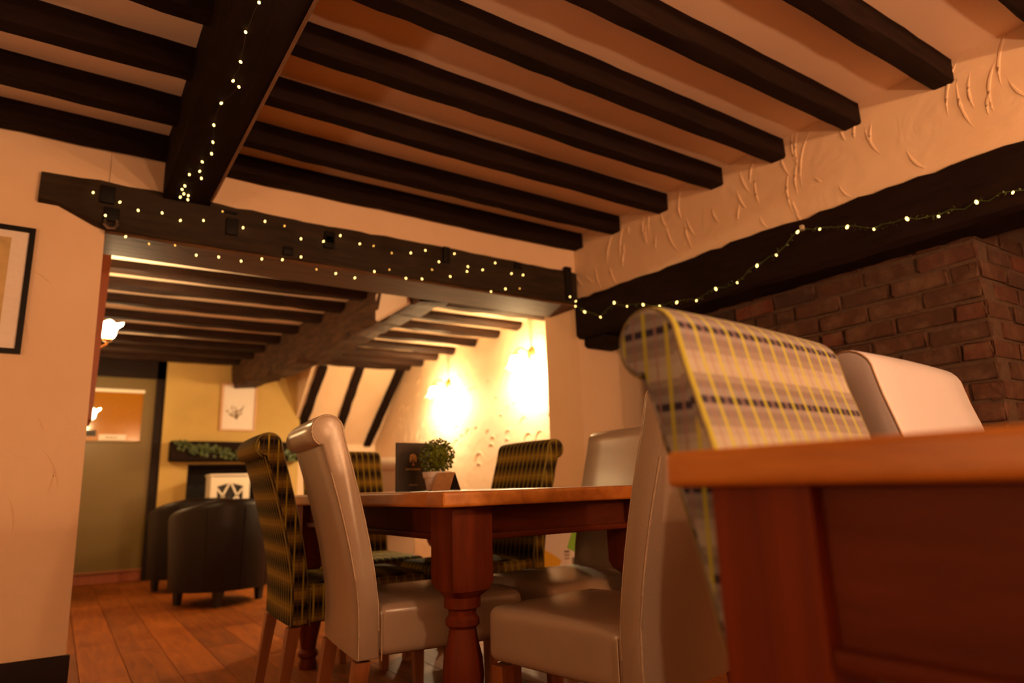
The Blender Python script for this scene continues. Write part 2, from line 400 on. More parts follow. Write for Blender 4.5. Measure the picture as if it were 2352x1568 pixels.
# main beam running away from the camera
mb_ = tag(empty('ceiling_beam', (0.385, 1.0, 2.15)), 'heavy black ceiling beam running away overhead with a string of tiny lights under it', 'beam')
timber((-0.005, -3.75, 0.0), (-0.005, 2.29, 0.0), 0.205, 0.28, 0.004, 0.10, 0.004, 5).build('timber', 'dark_beam_long', mb_)
cf = MB(); ring = []
rr = []; rn = random.Random(3)
for i in range(60):
    y = -3.7 + i * 0.1; j = rn.uniform(-.003, .003)
    rr.append([(0.086, y, -0.004), (0.104 + j * .3, y, 0.032 + j), (0.1105 + j * .3, y, 0.030 + j), (0.094, y, -0.008)])
cf.rings(rr).build('chamfer', 'chamfer_wood', mb_)

# oak lintel over the opening
lin = tag(empty('lintel_beam', (1.27, YL - 0.03, 1.945)), 'long black oak lintel studded with fairy lights above the opening to the far room', 'beam')
LW = 0.31
lt_ = timber((-1.455, LW / 2, 0.0), (1.475, LW / 2, 0.0), LW, 0.225, 0.006, 0.07, 0.012, 9, top_jit=0.008)
lt_.v = [(v[0], v[1], v[2] + (.085 * min(1.0, max(0, (-1.185 - v[0]) / .2)) if v[2] < .1 else 0)) for v in lt_.v]
lt_.build('timber', 'lintel_wood', lin)
MB().box((-1.20, 0.006, -0.010), (1.475, LW - .004, 0.004)).build('lit_underside', 'lintel_wood_lit', lin, smooth=0)  # added board, puts the lit look of the underside into colour
def lin_block(px0, py0, px1, py1, proud=0.012, mat='dark_block', name='peg_block'):
    a = at_y(px0, py0, YL - 0.035); b = at_y(px1, py1, YL - 0.035)
    o = MB().rbox((min(a.x, b.x), YL - 0.035 - proud, min(a.z, b.z)), (max(a.x, b.x), YL - 0.02, max(a.z, b.z)), 0.004, 2, div=1).build(name, mat)
    o.parent = lin; o.matrix_parent_inverse = Matrix.Translation(-lin.location)
    return o
for r in [(232, 425, 262, 470), (240, 475, 272, 512), (520, 500, 545, 542), (510, 482, 545, 494), (650, 566, 672, 588), (746, 530, 768, 562), (744, 540, 766, 572),
          (1017, 566, 1032, 605), (1180, 602, 1196, 620), (1296, 612, 1314, 690)]:
    lin_block(*r)
hk = MB(); hp = at_y(255, 512, YL - 0.05)
hk.tube([hp + Vector((-.022, 0, .01)), hp + Vector((-.024, -.01, -.012)), hp + Vector((-.008, -.016, -.03)), hp + Vector((.014, -.014, -.026)), hp + Vector((.024, -.008, -.006)), hp + Vector((.022, 0, .014))], 0.007, 8)
o = hk.build('iron_hook', 'iron'); o.parent = lin; o.matrix_parent_inverse = Matrix.Translation(-lin.location)

# fireplace beam (bressumer) on the right with its corbel
br = tag(empty('fireplace_beam', (2.93, 1.3, 1.725)), 'broad black beam over the brick fireplace on the right, garland strung along it', 'beam')
timber((rwx(-0.9) + .105 - 2.93, -2.2, 0), (rwx(YL) + .105 - 2.93, 1.995, 0), 0.25, 0.262, 0.006, 0.06, 0.02, 14, top_jit=0.011).build('timber', 'dark_beam_long', br)
timber((0.0 , 1.80, -0.06), (0.0, 1.995, -0.06), 0.25, 0.07, 0.004, 0.05, 0.02, 15).build('corbel', 'dark_beam_long', br)

# brick wall inside the fireplace recess
bw = struct(MB().box((XB - 0.002, 1.066, 0), (3.9, 2.60, 1.97)).box((3.75, 2.60, 0), (3.9, YL, 1.97)).box((3.75, -0.9, 0), (3.9, 1.075, 1.97)).build('wall_brick', 'mortar', smooth=0))
def brick_mesh(lx, ly, lz, seed):
    rn = random.Random(seed); b = MB().rbox((-lx / 2, -ly / 2, -lz / 2), (lx / 2, ly / 2, lz / 2), 0.006, 1, div=1)
    b.v = [(x_ + rn.uniform(-.0045, .0045), y_ + rn.uniform(-.0045, .0045), z_ + rn.uniform(-.0045, .0045)) for x_, y_, z_ in b.v]
    return b.build('brick', 'brick', data_only=True, smooth=0)
CH = 0.0815
st_m = [brick_mesh(0.05, 0.222, 0.068, k) for k in range(3)]; hd_m = [brick_mesh(0.05, 0.105, 0.068, 10 + k) for k in range(3)]
rb = random.Random(11); nb = 0
for c in range(0, 22):
    z = 0.04 + c * CH
    if z > 1.76: break
    if z < 0.35: continue
    # long face (X = XB)
    y = 1.068; first = True
    while y < 2.58:
        half = (first and c % 2 == 1) or rb.random() < 0.12
        ln = 0.105 if half else 0.222
        if y + ln > 2.61: break
        o = inst(rb.choice(hd_m if half else st_m), 'brick', bw, (XB + 0.015 + rb.uniform(-.007, .006), y + ln / 2, z + rb.uniform(-.003, .003)), (rb.uniform(-.022, .022), 0, rb.uniform(-.02, .02)))
        y += ln + 0.013; first = False; nb += 1
    # short return (Y = 1.06)
    x = XB + (0.10 if c % 2 == 0 else 0.0) - 0.006
    while x < 3.72:
        ln = 0.222
        o = inst(rb.choice(st_m), 'brick', bw, (x + ln / 2, 1.083 + rb.uniform(-.004, .004), z + rb.uniform(-.003, .003)), (0, 0, math.pi / 2 + rb.uniform(-.015, .015)))
        x += ln + 0.013; nb += 1

# raised trowel swirls in the plaster
def swirls(seed, n, plane, span, wall, rad, thick, ta, da):
    rn = random.Random(seed); mbz = MB()
    for _ in range(n):
        a0 = rn.uniform(span[0], span[1]); b0 = rn.uniform(span[2], span[3]); r = rn.uniform(*rad); t0 = rn.uniform(*ta); dt = rn.uniform(*da)
        pts = []; rs = []
        for k in range(11):
            s = k / 10; t = t0 + dt * s; rr_ = r * (1 + 0.35 * s)
            pts.append(plane(a0 + rr_ * math.cos(t) * 0.7, b0 + rr_ * math.sin(t) * 1.0)); rs.append(thick * (0.15 + 0.85 * math.sin(math.pi * min(1, s * 1.05 + .02))) * rn.uniform(.8, 1.2))
        mbz.tube(pts, rs, 6)
    o = mbz.build('plaster_swirls', 'plaster', wall); o['kind'] = 'stuff'
swirls(5, 55, lambda a, b: (rwx(a) + 0.001, a, b), (0.5, 3.3, 2.05, 2.30), wall_right, (0.08, 0.26), 0.0068, (-.9, .3), (.6, 1.3))

# ------------------------------------------------------------------ far room shell
YF = 7.72
struct(MB().box((-0.4, YB, 0), (-0.02, 8.3, ZC2)).build('wall_far_left', 'plaster', smooth=0))
wfr = struct(MB().box((XF, YB, 0), (XF + 0.2, 8.4, ZC2 + .2)).build('wall_far_right', 'plaster', smooth=0))
swirls(3, 16, lambda a, b: (a, YL - 0.0005, b), (-1.2, 0.0, 0.3, 1.5), wall_back, (0.1, 0.3), 0.0032, (-.4, 1.2), (.5, 1.1))
swirls(9, 90, lambda a, b: (XF - 0.001, a, b), (3.9, 7.4, 0.9, 1.95), wfr, (0.05, 0.13), 0.006, (.3, .9), (1.3, 2.2))
ceil2 = struct(MB().box((-0.4, YB, ZC2), (XF + 0.2, 7.3, ZC2 + 0.1)).box((-0.4, 7.3, ZC2), (2.25, 8.4, ZC2 + 0.1)).build('ceiling_far', 'plaster', smooth=0))
# chimney breast with its opening, the wall beside the door
fx0, fx1 = 1.10, 1.98
wf = MB()
wf.box((0.84, YF, 0), (fx0, 8.3, ZC2)); wf.box((fx1, YF, 0), (2.24, 8.3, ZC2)); wf.box((fx0, YF, 1.12), (fx1, 8.3, ZC2)); wf.box((fx0, 8.15, 0), (fx1, 8.3, 1.12))
wall_far = struct(wf.build('wall_far_back', 'plaster_olive', smooth=0))
fbx = MB().box((fx0 - .001, 8.10, 0), (fx1 + .001, 8.149, 1.13)).box((fx0 - .02, YF + 0.02, 0), (fx0 + 0.012, 8.12, 1.12)).box((fx1 - 0.012, YF + 0.02, 0), (fx1 + .02, 8.12, 1.12)).box((fx0, YF + 0.02, 1.10), (fx1, 8.12, 1.13))
fbx.build('firebox_lining', 'soot', wall_far, smooth=0)
# sloping soffit between dark rafters right of the chimney breast
sy0, sz0, sy1, sz1 = 7.12, 2.215, 8.02, 1.36
sl = MB().add([(2.24, sy0, sz0), (XF, sy0, sz0), (XF, sy1, sz1), (2.24, sy1, sz1), (2.24, sy0 + .1, sz0 + .06), (XF, sy0 + .1, sz0 + .06), (XF, sy1 + .1, sz1 + .06), (2.24, sy1 + .1, sz1 + .06)],
              [(0, 1, 2, 3), (7, 6, 5, 4), (0, 4, 5, 1), (3, 2, 6, 7), (0, 3, 7, 4), (1, 5, 6, 2)]).box((2.24, sy1, 0), (XF, sy1 + .1, sz1))
sl.add([(2.241, sy0, sz0), (2.241, sy1, sz1), (2.241, sy1, sz0), (2.2, sy0, sz0), (2.2, sy1, sz1), (2.2, sy1, sz0)], [(3, 4, 5), (2, 1, 0), (0, 1, 4, 3)])
slope = struct(sl.build('wall_far_slope', 'plaster', smooth=0))
def on_slope(px, py):
    v = ray(px, py); nrm = Vector((0, (sz0 - sz1), (sy1 - sy0))); t = (Vector((0, sy0, sz0)) - EYE).dot(nrm) / v.dot(nrm); return EYE + v * t
nn = Vector((0, -(sz0 - sz1), -(sy1 - sy0))).normalized()
for i, (a, b) in enumerate([((742, 838), (694, 972)), ((828, 838), (772, 998)), ((922, 838), (842, 1020))]):
    p = on_slope(*a); q = on_slope(*b); sdv = Vector((1, 0, 0)); rr = []
    rn = random.Random(i + 70)
    for k in range(9):
        c = p.lerp(q, k / 8)
        rr.append([c + sdv * (s_ * 0.048 + rn.uniform(-.006, .006)) + nn * h_ for s_, h_ in ((-1, -.01), (1, -.01), (1, .04), (-1, .04))])
    MB().rings(rr).build('rafter', 'dark_beam', slope, smooth=0)
# far joists
JY = [4.375, 4.775, 5.14, 5.56, 5.99, 6.36, 6.72, 7.05]
for i, y in enumerate(JY):
    timber((1.85, y, ZJ2), (XF + .03, y - 0.03, ZJ2), 0.125, 0.072, 0.008, 0.12, 0.028, 80 + i).build('joist', 'brown_joist', ceil2)
JYL = [4.55, 4.92, 5.33, 5.80, 6.25, 6.7, 7.1, 7.5]
for i, y in enumerate(JYL):
    timber((0.0, y + 0.03, ZJ2), (1.8, y - 0.08, ZJ2), 0.112, 0.072, 0.006, 0.12, 0.012, 100 + i).build('joist', 'brown_joist', ceil2)
# the far room's crooked main beam
fb = tag(empty('ceiling_beam', (1.83, 3.66, 1.93)), 'rough crooked brown beam across the far room ceiling with a pale plaster patch', 'beam')
rn = random.Random(31); rr = []
nseg = 46
for i in range(nseg + 1):
    s = i / nseg; y = s * 4.05 + .0; cx_ = 0.07 - 0.30 * s + 0.02 * math.sin(s * 9); hw = 0.135 - 0.01 * math.sin(s * 5); zb = 0.03 * math.sin(s * 7 + 1) - 0.02 * s
    ring = []
    for a, b in [(-.75, 0.0), (.7, 0.005), (.98, .06), (1.0, .22), (.9, .32), (-.9, .32), (-1.0, .2), (-1.0, .07)]:
        ring.append((cx_ + a * hw + rn.uniform(-.017, .017), y, zb + b + rn.uniform(-.014, .014)))
    rr.append(ring)
MB().rings(rr).build('timber', 'brown_beam', fb, smooth=50)
pt = MB(); pp = [(-0.075, 0.12), (-0.075, 0.55)]
pt.rbox((-0.092, 0.10, 0.02), (-0.060, 0.62, 0.22), 0.015, 3, div=2).build('plaster_patch', 'plaster_ceiling', fb)

# ------------------------------------------------------------------ chairs
CHW = 0.458
def chair_outline():
    lean, curv, tb, tt, zb, zt, rr_, ry = 0.109, 1.38, 0.066, 0.066, 0.306, 0.974, 0.051, 0.028
    n = 9; front, rear = [], []
    pt_ = []
    for i in range(n):
        u = i / (n - 1); pt_.append((-0.235 - lean * (max(u - .2, 0) / .8) ** curv, zb + (zt - .045 - zb) * u, tb + (tt - tb) * u))
    for i, (y, z, t) in enumerate(pt_):
        p_ = pt_[max(0, i - 1)]; q_ = pt_[min(n - 1, i + 1)]; d = Vector((q_[0] - p_[0], q_[1] - p_[1])).normalized(); nrm = Vector((d.y, -d.x))
        front.append((y + nrm.x * t / 2, z + nrm.y * t / 2)); u_ = i / (n - 1); rear.append((y - nrm.x * t / 2 - .012 * u_ ** 3, z - nrm.y * t / 2 + .012 * u_ ** 6))
    cy_, cz_ = pt_[-1][0] - ry, zt
    roll = [(cy_ + rr_ * math.cos(math.radians(4 + 238 * k / 16)), cz_ + rr_ * math.sin(math.radians(4 + 238 * k / 16))) for k in range(17)]
    return front + roll + rear[::-1], len(front) + len(roll)
OUT, NFR = chair_outline()
def inset(out, d):
    n = len(out); res = []
    for i in range(n):
        a = Vector(out[i - 1]); b = Vector(out[i]); c = Vector(out[(i + 1) % n])
        t = (c - a); t = t.normalized() if t.length > 1e-9 else Vector((1, 0)); nrm = Vector((-t.y, t.x)); res.append((b.x + nrm.x * d, b.y + nrm.y * d))
    return res
def backrest_mesh(w_):
    mbk = MB(); n = len(OUT); arc = [OUT[0][1]]
    for i in range(1, n): arc.append(arc[-1] + math.dist(OUT[i - 1], OUT[i]))
    xs = [(-w_ / 2, 0.010), (-w_ / 2 + 0.003, 0.003), (-w_ / 2 + 0.011, 0.0), (-w_ / 4, -0.002), (0, -0.003), (w_ / 4, -0.002), (w_ / 2 - 0.011, 0.0), (w_ / 2 - 0.003, 0.003), (w_ / 2, 0.010)]
    R = [[(x_, p[0], p[1]) for p in inset(OUT, d)] for x_, d in xs]
    vs = [p for r in R for p in r]; fs = []; uv = []
    for i in range(len(R) - 1):
        for j in range(n):
            l = (j + 1) % n; fs.append((i * n + j, i * n + l, (i + 1) * n + l, (i + 1) * n + j))
            vj, vl = arc[j], (arc[l] if l else arc[-1] + 0.09)
            uv.append([(xs[i][0], vj), (xs[i][0], vl), (xs[i + 1][0], vl), (xs[i + 1][0], vj)])
    for i, rev in ((0, True), (len(R) - 1, False)):
        # side panel: strips between front and rear outline
        c0 = len(vs)
        ring_i = list(range(i * n, i * n + n))
        f = ring_i[::-1] if rev else ring_i
        fs.append(tuple(f)); uv.append([(vs[k][1] * 1.0 + 0.004, vs[k][2] * 1.02) for k in f])
    mbk.add(vs, fs, uv); return mbk
def seat_builder(w_):
    return MB().rbox((-w_ / 2, -0.21, 0.308), (w_ / 2, 0.285, 0.455), 0.028, 4, crown=0.014, div=6)
def leg_builder(x_, y_, dx, dy):
    a = 0.023; b = 0.0165
    return MB().rings([[(x_ - a, y_ - a, 0.30), (x_ + a, y_ - a, 0.30), (x_ + a, y_ + a, 0.30), (x_ - a, y_ + a, 0.30)],
                       [(x_ + dx - b, y_ + dy - b, 0), (x_ + dx + b, y_ + dy - b, 0), (x_ + dx + b, y_ + dy + b, 0), (x_ + dx - b, y_ + dy + b, 0)]])
def make_chair(fabric, pipe):
    r = empty('dining_chair')
    b_ = backrest_mesh(CHW).build('backrest', fabric, r, smooth=50)
    s_ = seat_builder(CHW).build('seat', fabric, r, smooth=60, boxuv=True)
    for sx in (-1, 1):
        o1 = [(sx * (CHW / 2 - 0.004), p[0], p[1]) for p in inset(OUT[:NFR], 0.0)]
        MB().tube([(sx * (CHW / 2 - 0.003), p[0], p[1]) for p in inset(OUT, 0.0035)[1:NFR]], 0.0021, 5).build('piping', pipe, b_)
        MB().tube([(sx * (CHW / 2 - 0.003), p[0], p[1]) for p in inset(OUT, 0.0035)[NFR + 1:]], 0.0024, 5).build('piping', pipe, b_)
        MB().tube([(sx * (CHW / 2 + 0.0004), -0.197, 0.30), (sx * (CHW / 2 + 0.0004), -0.197, 0.43)], 0.0016, 4).build('seam', pipe, s_)
    for sx in (-1, 1):
        leg_builder(sx * (CHW / 2 - 0.03), 0.25, 0, 0.004).build('leg', 'chair_leg_wood', r, smooth=0)
        leg_builder(sx * (CHW / 2 - 0.03), -0.25, 0, -0.045).build('leg', 'chair_leg_wood', r, smooth=0)
    return r
PROTO = {}
def chair(kind, anchor, world, rz, label):
    """anchor: a local (x, y) of the chair that must stand over world (x, y)"""
    fab, pipe = {'beige': ('leather_beige', 'piping_pale'), 'cream': ('leather_cream', 'piping_brown'), 'plaid': ('plaid', 'piping_olive'), 'plaid_dim': ('plaid_shaded', 'piping_olive')}[kind]
    if kind in PROTO: r = copy_tree(PROTO[kind])
    else: r = PROTO[kind] = make_chair(fab, pipe)
    a = math.radians(rz); c, s = math.cos(a), math.sin(a)
    r.location = (world[0] - (anchor[0] * c - anchor[1] * s), world[1] - (anchor[0] * s + anchor[1] * c), 0); r.rotation_euler = (0, 0, a)
    tag(r, label, 'chair', 'scroll-back dining chairs'); return r
H2 = CHW / 2
chair('beige', (0, 0), (1.062, 2.189), -96.3, 'beige leather scroll-back chair seen from behind at the near left side of the dining table')
chair('plaid_dim', (0, 0), (1.044, 2.871), -93.1, 'shade-toned tartan scroll-back chair behind the beige one on the left of the table')
chair('beige', (0, 0), (1.329, 1.50), 8.5, 'beige leather chair at the near end of the dining table, half behind the tartan chair')
chair('beige', (0, 0), (1.70, 2.155), 91, 'beige leather chair on the far right side of the dining table, by the wall corner')
chair('plaid_dim', (0, 0), (1.72, 2.95), 92, 'shade-toned tartan chair with its scroll to the right, across the table from the plant')
chair('plaid', (0, 0), (0.905, 0.279), 185.5, 'pale tartan chair with yellow stripes tucked under the foreground table')
chair('cream', (0, 0), (1.481, 0.329), 185.1, 'cream white leather chair in front of the brick fireplace')
chair('plaid_dim', (H2, -0.42), (-0.228, 2.60), 100, 'tartan chair of which only the scroll end peeks in at the left edge')
chair('plaid_dim', (-H2, -0.36), (1.62, 3.90), 180, 'shade-toned tartan chair facing the camera behind the table, left of the menu')
chair('beige', (0, -0.36), (2.05, 4.64), 4, 'tan leather chair back seen behind the menu board')

# ------------------------------------------------------------------ tables
def turned_leg(w_, ztop, zblock):
    h = w_ / 2; mbl = MB()
    def sq(k, z, rd):   # ring of 16, rd 0 = square, 1 = round
        ring = []
        for i in range(24):
            a = math.pi * 2 * i / 24; cx_, sx_ = math.cos(a), math.sin(a); q = 1 / max(abs(cx_), abs(sx_)); f = q * (1 - rd) + rd
            ring.append((cx_ * k * f, sx_ * k * f, z))
        return ring
    rs = [sq(h, ztop, 0), sq(h, zblock + 0.045, 0), sq(h * 1.0, zblock + .02, .45), sq(h * .80, zblock, 1), sq(h * .80, zblock - .03, 1), sq(h * .62, zblock - .036, 1), sq(h * .60, zblock - .05, 1),
          sq(h * .74, zblock - .062, 1), sq(h * .74, zblock - .078, 1), sq(h * .58, zblock - .088, 1), sq(h * .66, zblock - .12, 1), sq(h * .84, zblock - .17, 1), sq(h * .90, zblock - .22, 1), sq(h * .78, zblock - .29, 1),
          sq(h * .56, zblock - .36, 1), sq(h * .50, zblock - .39, 1), sq(h * .66, zblock - .405, 1), sq(h * .66, zblock - .42, 1), sq(h * .5, zblock - .43, 1), sq(h * .62, 0.02, 1), sq(h * .58, 0, 1)]
    return mbl.rings(rs[::-1])
def table(name, label, x0, x1, y0, y1, ztop, thick, legw, over, apron, zblock, mould=True, lkx=1.0):
    t = tag(empty(name, ((x0 + x1) / 2, (y0 + y1) / 2, 0)), label, 'table')
    ox, oy = (x0 + x1) / 2, (y0 + y1) / 2
    def P(m_, nm, mt, sm=35, par=t):
        m_.v = [(v[0] - ox, v[1] - oy, v[2]) for v in m_.v]; return m_.build(nm, mt, par, smooth=sm)
    nb_ = 5; eb = .11; rim = .09; bwid = (x1 - x0 - 2 * rim) / nb_; zt_, zb_ = ztop, ztop - thick
    ga, gb = (0.0, eb - .012) if lkx == 1.0 else (rim - .012, 0.0)      # which boards run through to the corner
    for yy in ((y0, y0 + eb), (y1 - eb, y1)): P(MB().rbox((x0 + gb * 0 + (ga if lkx < 1 else 0), yy[0], zb_), (x1 - (ga if lkx < 1 else 0), yy[1], zt_), 0.008, 3, div=6), 'end_board', 'table_top')
    for xx in ((x0, x0 + rim), (x1 - rim, x1)): P(MB().rbox((xx[0], y0 + gb, zb_ + .0002), (xx[1], y1 - gb, zt_ - .0002), 0.008, 3, div=6), 'side_board', 'table_top')
    for i in range(nb_):
        P(MB().box((x0 + rim - .008 + i * bwid, y0 + eb - .008, zb_ + .004), (x0 + rim - .009 + (i + 1) * bwid, y1 - eb + .008, zt_ - .0012)), 'top_board', 'table_top', 0)
    lx = (x0 + over, x1 - over - legw); ly = (y0 + over, y1 - over - legw - (0.024 if lkx < 1 else 0))
    za = ztop - thick
    for a in lx:
        for b in ly:
            lm = turned_leg(legw, za, zblock); lm.v = [(v[0] * lkx + a + legw * (lkx / 2 if a == lx[0] else 1 - lkx / 2), v[1] + b + legw / 2, v[2]) for v in lm.v]; P(lm, 'leg', 'table_red', 32)
    ins = 0.034 if lkx == 1.0 else 0.016
    for a, sd in ((lx[0], 0), (lx[1] + legw, 1)):
        xx = (a + ins, a + ins + 0.022) if sd == 0 else (a - ins - .022, a - ins)
        ap = P(MB().box((xx[0], ly[0] + legw * .8, za - apron), (xx[1], ly[1] + legw * .2, za)), 'apron', 'table_rail', 0)
        if mould:
            q = (xx[0] - .016, xx[0] + .004) if sd == 0 else (xx[1] - .004, xx[1] + .016)
            P(MB().rbox((q[0], ly[0] + legw, za - apron - .002), (q[1], ly[1], za - apron + .018), .005, 2, div=1), 'moulding', 'table_rail', 35, ap)
    for b, sd in ((ly[0], 0), (ly[1] + legw, 1)):
        yy = (b + ins, b + ins + 0.022) if sd == 0 else (b - ins - .022, b - ins)
        ap = P(MB().box((lx[0] + legw * .8, yy[0], za - apron), (lx[1] + legw * .2, yy[1], za)), 'apron', 'table_rail', 0)
        if mould:
            q = (yy[0] - .016, yy[0] + .004) if sd == 0 else (yy[1] - .004, yy[1] + .016)
            P(MB().rbox((lx[0] + legw, q[0], za - apron - .002), (lx[1], q[1], za - apron + .018), .005, 2, div=1), 'moulding', 'table_rail', 35, ap)
    return t
table('dining_table', 'chunky pine dining table with turned legs holding the plant and menu', 0.908, 1.885, 1.715, 3.44, 0.782, 0.045, 0.137, 0.062, 0.10, 0.475)
table('dining_table', 'foreground pine table corner out of focus at the right edge', 0.570, 1.80, -1.15, 0.543, 0.823, 0.040, 0.116, 0.022, 0.162, 0.30, True, 0.62)

# ------------------------------------------------------------------ things on the dining table
TZ = 0.782
def flat(pts, th, nrm):
    """polygon given as 3D points, thickness th along nrm"""
    n = len(pts); q = [Vector(p) for p in pts]; nr = Vector(nrm).normalized() * th
    return MB().add([*q, *[p + nr for p in q]], [tuple(range(n))[::-1], tuple(range(n, 2 * n))] + [(i, (i + 1) % n, n + (i + 1) % n, n + i) for i in range(n)])
my = 2.62
a = at_y(912, 1016, my); b = at_y(994, 1128, my)
mw = b.x - a.x; mh = a.z - TZ
mn = tag(empty('menu_board', (a.x, my, TZ)), 'tall black menu card with a gold tree emblem standing behind the plant', 'menu')
mdir = Vector((1, 0.10, 0)).normalized(); mn.rotation_euler = (0, 0, math.atan2(mdir.y, mdir.x))
MB().rbox((0, 0, 0), (mw, 0.006, mh), 0.002, 1, div=1).build('cover', 'menu_black', mn, smooth=0)
fp = MB(); ang = math.radians(24)
flat([(0, 0.006, 0), (mw * math.cos(ang), 0.006 + mw * math.sin(ang), 0), (mw * math.cos(ang), 0.006 + mw * math.sin(ang), mh), (0, 0.006, mh)], 0.004, (-math.sin(ang), math.cos(ang), 0)).build('back_cover', 'menu_black', mn, smooth=0)
em = MB(); ex, ez = mw * 0.47, mh * 0.655
def disc(m_, cx_, cz_, rx, rz, y=-0.0006, n=14): m_.add([(cx_ + rx * math.cos(2 * math.pi * k / n), y, cz_ + rz * math.sin(2 * math.pi * k / n)) for k in range(n)], [tuple(range(n))[::-1]])
for dx, dz, r in [(-.011, .004, .008), (.011, .004, .008), (-.008, .014, .008), (.008, .014, .008), (0, .018, .007), (-.013, -.006, .005), (.013, -.006, .005)]: disc(em, ex + dx, ez + dz, r, r, -0.0004 - abs(dx) * .02)
em.build('emblem_crown', 'print_gold', mn, smooth=0)
tk = MB().add([(ex - .008, -.0012, ez - .026), (ex + .008, -.0012, ez - .026), (ex + .0025, -.0012, ez - .012), (ex + .002, -.0012, ez + .012), (ex - .002, -.0012, ez + .012), (ex - .0025, -.0012, ez - .012)], [(0, 1, 2, 3, 4, 5)])
tk.build('emblem_trunk', 'card_brown', mn, smooth=0)
tx = MB(); rt = random.Random(4)
xx = ex - .036
while xx < ex + .034:
    wl = rt.uniform(.002, .005); tx.add([(xx, -.0008, ez - .044), (xx + wl, -.0008, ez - .044), (xx + wl, -.0008, ez - .044 + rt.uniform(.006, .010)), (xx, -.0008, ez - .044 + .007)], [(0, 1, 2, 3)]); xx += wl + .0016
tx.build('title_lettering', 'print_gold', mn, smooth=0)
tx = MB(); xx = ex - .018
while xx < ex + .020:
    wl = rt.uniform(.0016, .003); tx.add([(xx, -.0008, mh * .125), (xx + wl, -.0008, mh * .125), (xx + wl, -.0008, mh * .125 + .005), (xx, -.0008, mh * .125 + .005)], [(0, 1, 2, 3)]); xx += wl + .0012
tx.build('tagline_lettering', 'print_gold', mn, smooth=0)

py_ = 2.45; pc = at_y(1004, 1120, py_); pr = (at_y(1034, 1085, py_).x - at_y(974, 1085, py_).x) / 2; ptop = at_y(1004, 1083, py_).z - TZ
pl_ = tag(empty('potted_plant', (pc.x, py_, TZ)), 'round clipped box ball in a small white pot on the dining table', 'plant')
MB().lathe([(pr * .66, 0), (pr * .68, .002), (pr * .86, ptop * .68), (pr * .94, ptop * .70), (pr * 1.0, ptop * .99), (pr * .96, ptop), (pr * .90, ptop * .98), (pr * .88, ptop * .86), (0.001, ptop * .86)], 28).build('pot', 'pot_white', pl_)
MB().lathe([(pr * .875, ptop * .855), (pr * .86, ptop * .90), (0.001, ptop * .90)], 20).build('soil', 'soil', pl_)
bc = at_y(1002, 1048, py_); br_ = (at_y(1040, 1048, py_).x - at_y(965, 1048, py_).x) / 2 * 0.86
lv = MB(); rl = random.Random(8)
for i in range(900):
    d = Vector((rl.gauss(0, 1), rl.gauss(0, 1), rl.gauss(0, 1))).normalized(); c = d * br_ * rl.uniform(.80, 1.06) + Vector((0, 0, bc.z - TZ))
    t = d.cross(Vector((rl.gauss(0, 1), rl.gauss(0, 1), rl.gauss(0, 1)))).normalized(); u = (d * rl.uniform(.2, 1) + t * rl.uniform(-.6, .6)).normalized(); vv = u.cross(t).normalized() if u.cross(t).length > .01 else t
    ln, wd = rl.uniform(.010, .015), rl.uniform(.0035, .0055)
    lv.add([c, c + u * ln * .5 + vv * wd, c + u * ln, c + u * ln * .5 - vv * wd], [(0, 1, 2, 3)])
lv.lathe([(0.001, bc.z - TZ - br_ * .82), (br_ * .5, bc.z - TZ - br_ * .66), (br_ * .8, bc.z - TZ), (br_ * .5, bc.z - TZ + br_ * .66), (.001, bc.z - TZ + br_ * .82)], 12)
o = lv.build('foliage', 'leaf_box', pl_, smooth=0); o['kind'] = 'stuff'
MB().tube([(0, 0, ptop * .85), (0, 0, bc.z - TZ - br_ * .5)], .006, 6).build('stem', 'soil', pl_)

ty = 2.31; t0 = at_y(1010, 1126, ty); t1 = at_y(1032, 1126, ty); t2 = at_y(1058, 1126, ty); ta = at_y(1041, 1084, ty)
tc_ = tag(empty('tent_card', (t1.x, ty, TZ)), 'small folded brown tent card beside the white pot', 'card')
th = ta.z - TZ; hw_ = (t2.x - t1.x) / 2
for sgn, mt, nm in ((-1, 'card_brown', 'front_panel'), (1, 'card_dark', 'back_panel')):
    cxm = hw_
    yy0, yy1 = 0.0, 0.075
    base = 0.0 if sgn < 0 else 2 * hw_
    dx = -0.030
    flat([(base, yy0, 0), (base + dx * 1.2, yy1, 0), (cxm + dx * 1.2, yy1, th), (cxm, yy0, th)], 0.0015, (sgn, 0, .5)).build(nm, mt, tc_, smooth=0)
flat([(0.002, 0.0, 0.001), (2 * hw_ - .002, 0.0, 0.001), (2 * hw_ - .03, .075, 0.001), (-.03, .075, .001)], 0.0012, (0, 0, 1)).build('base_panel', 'paper_white', tc_, smooth=0)

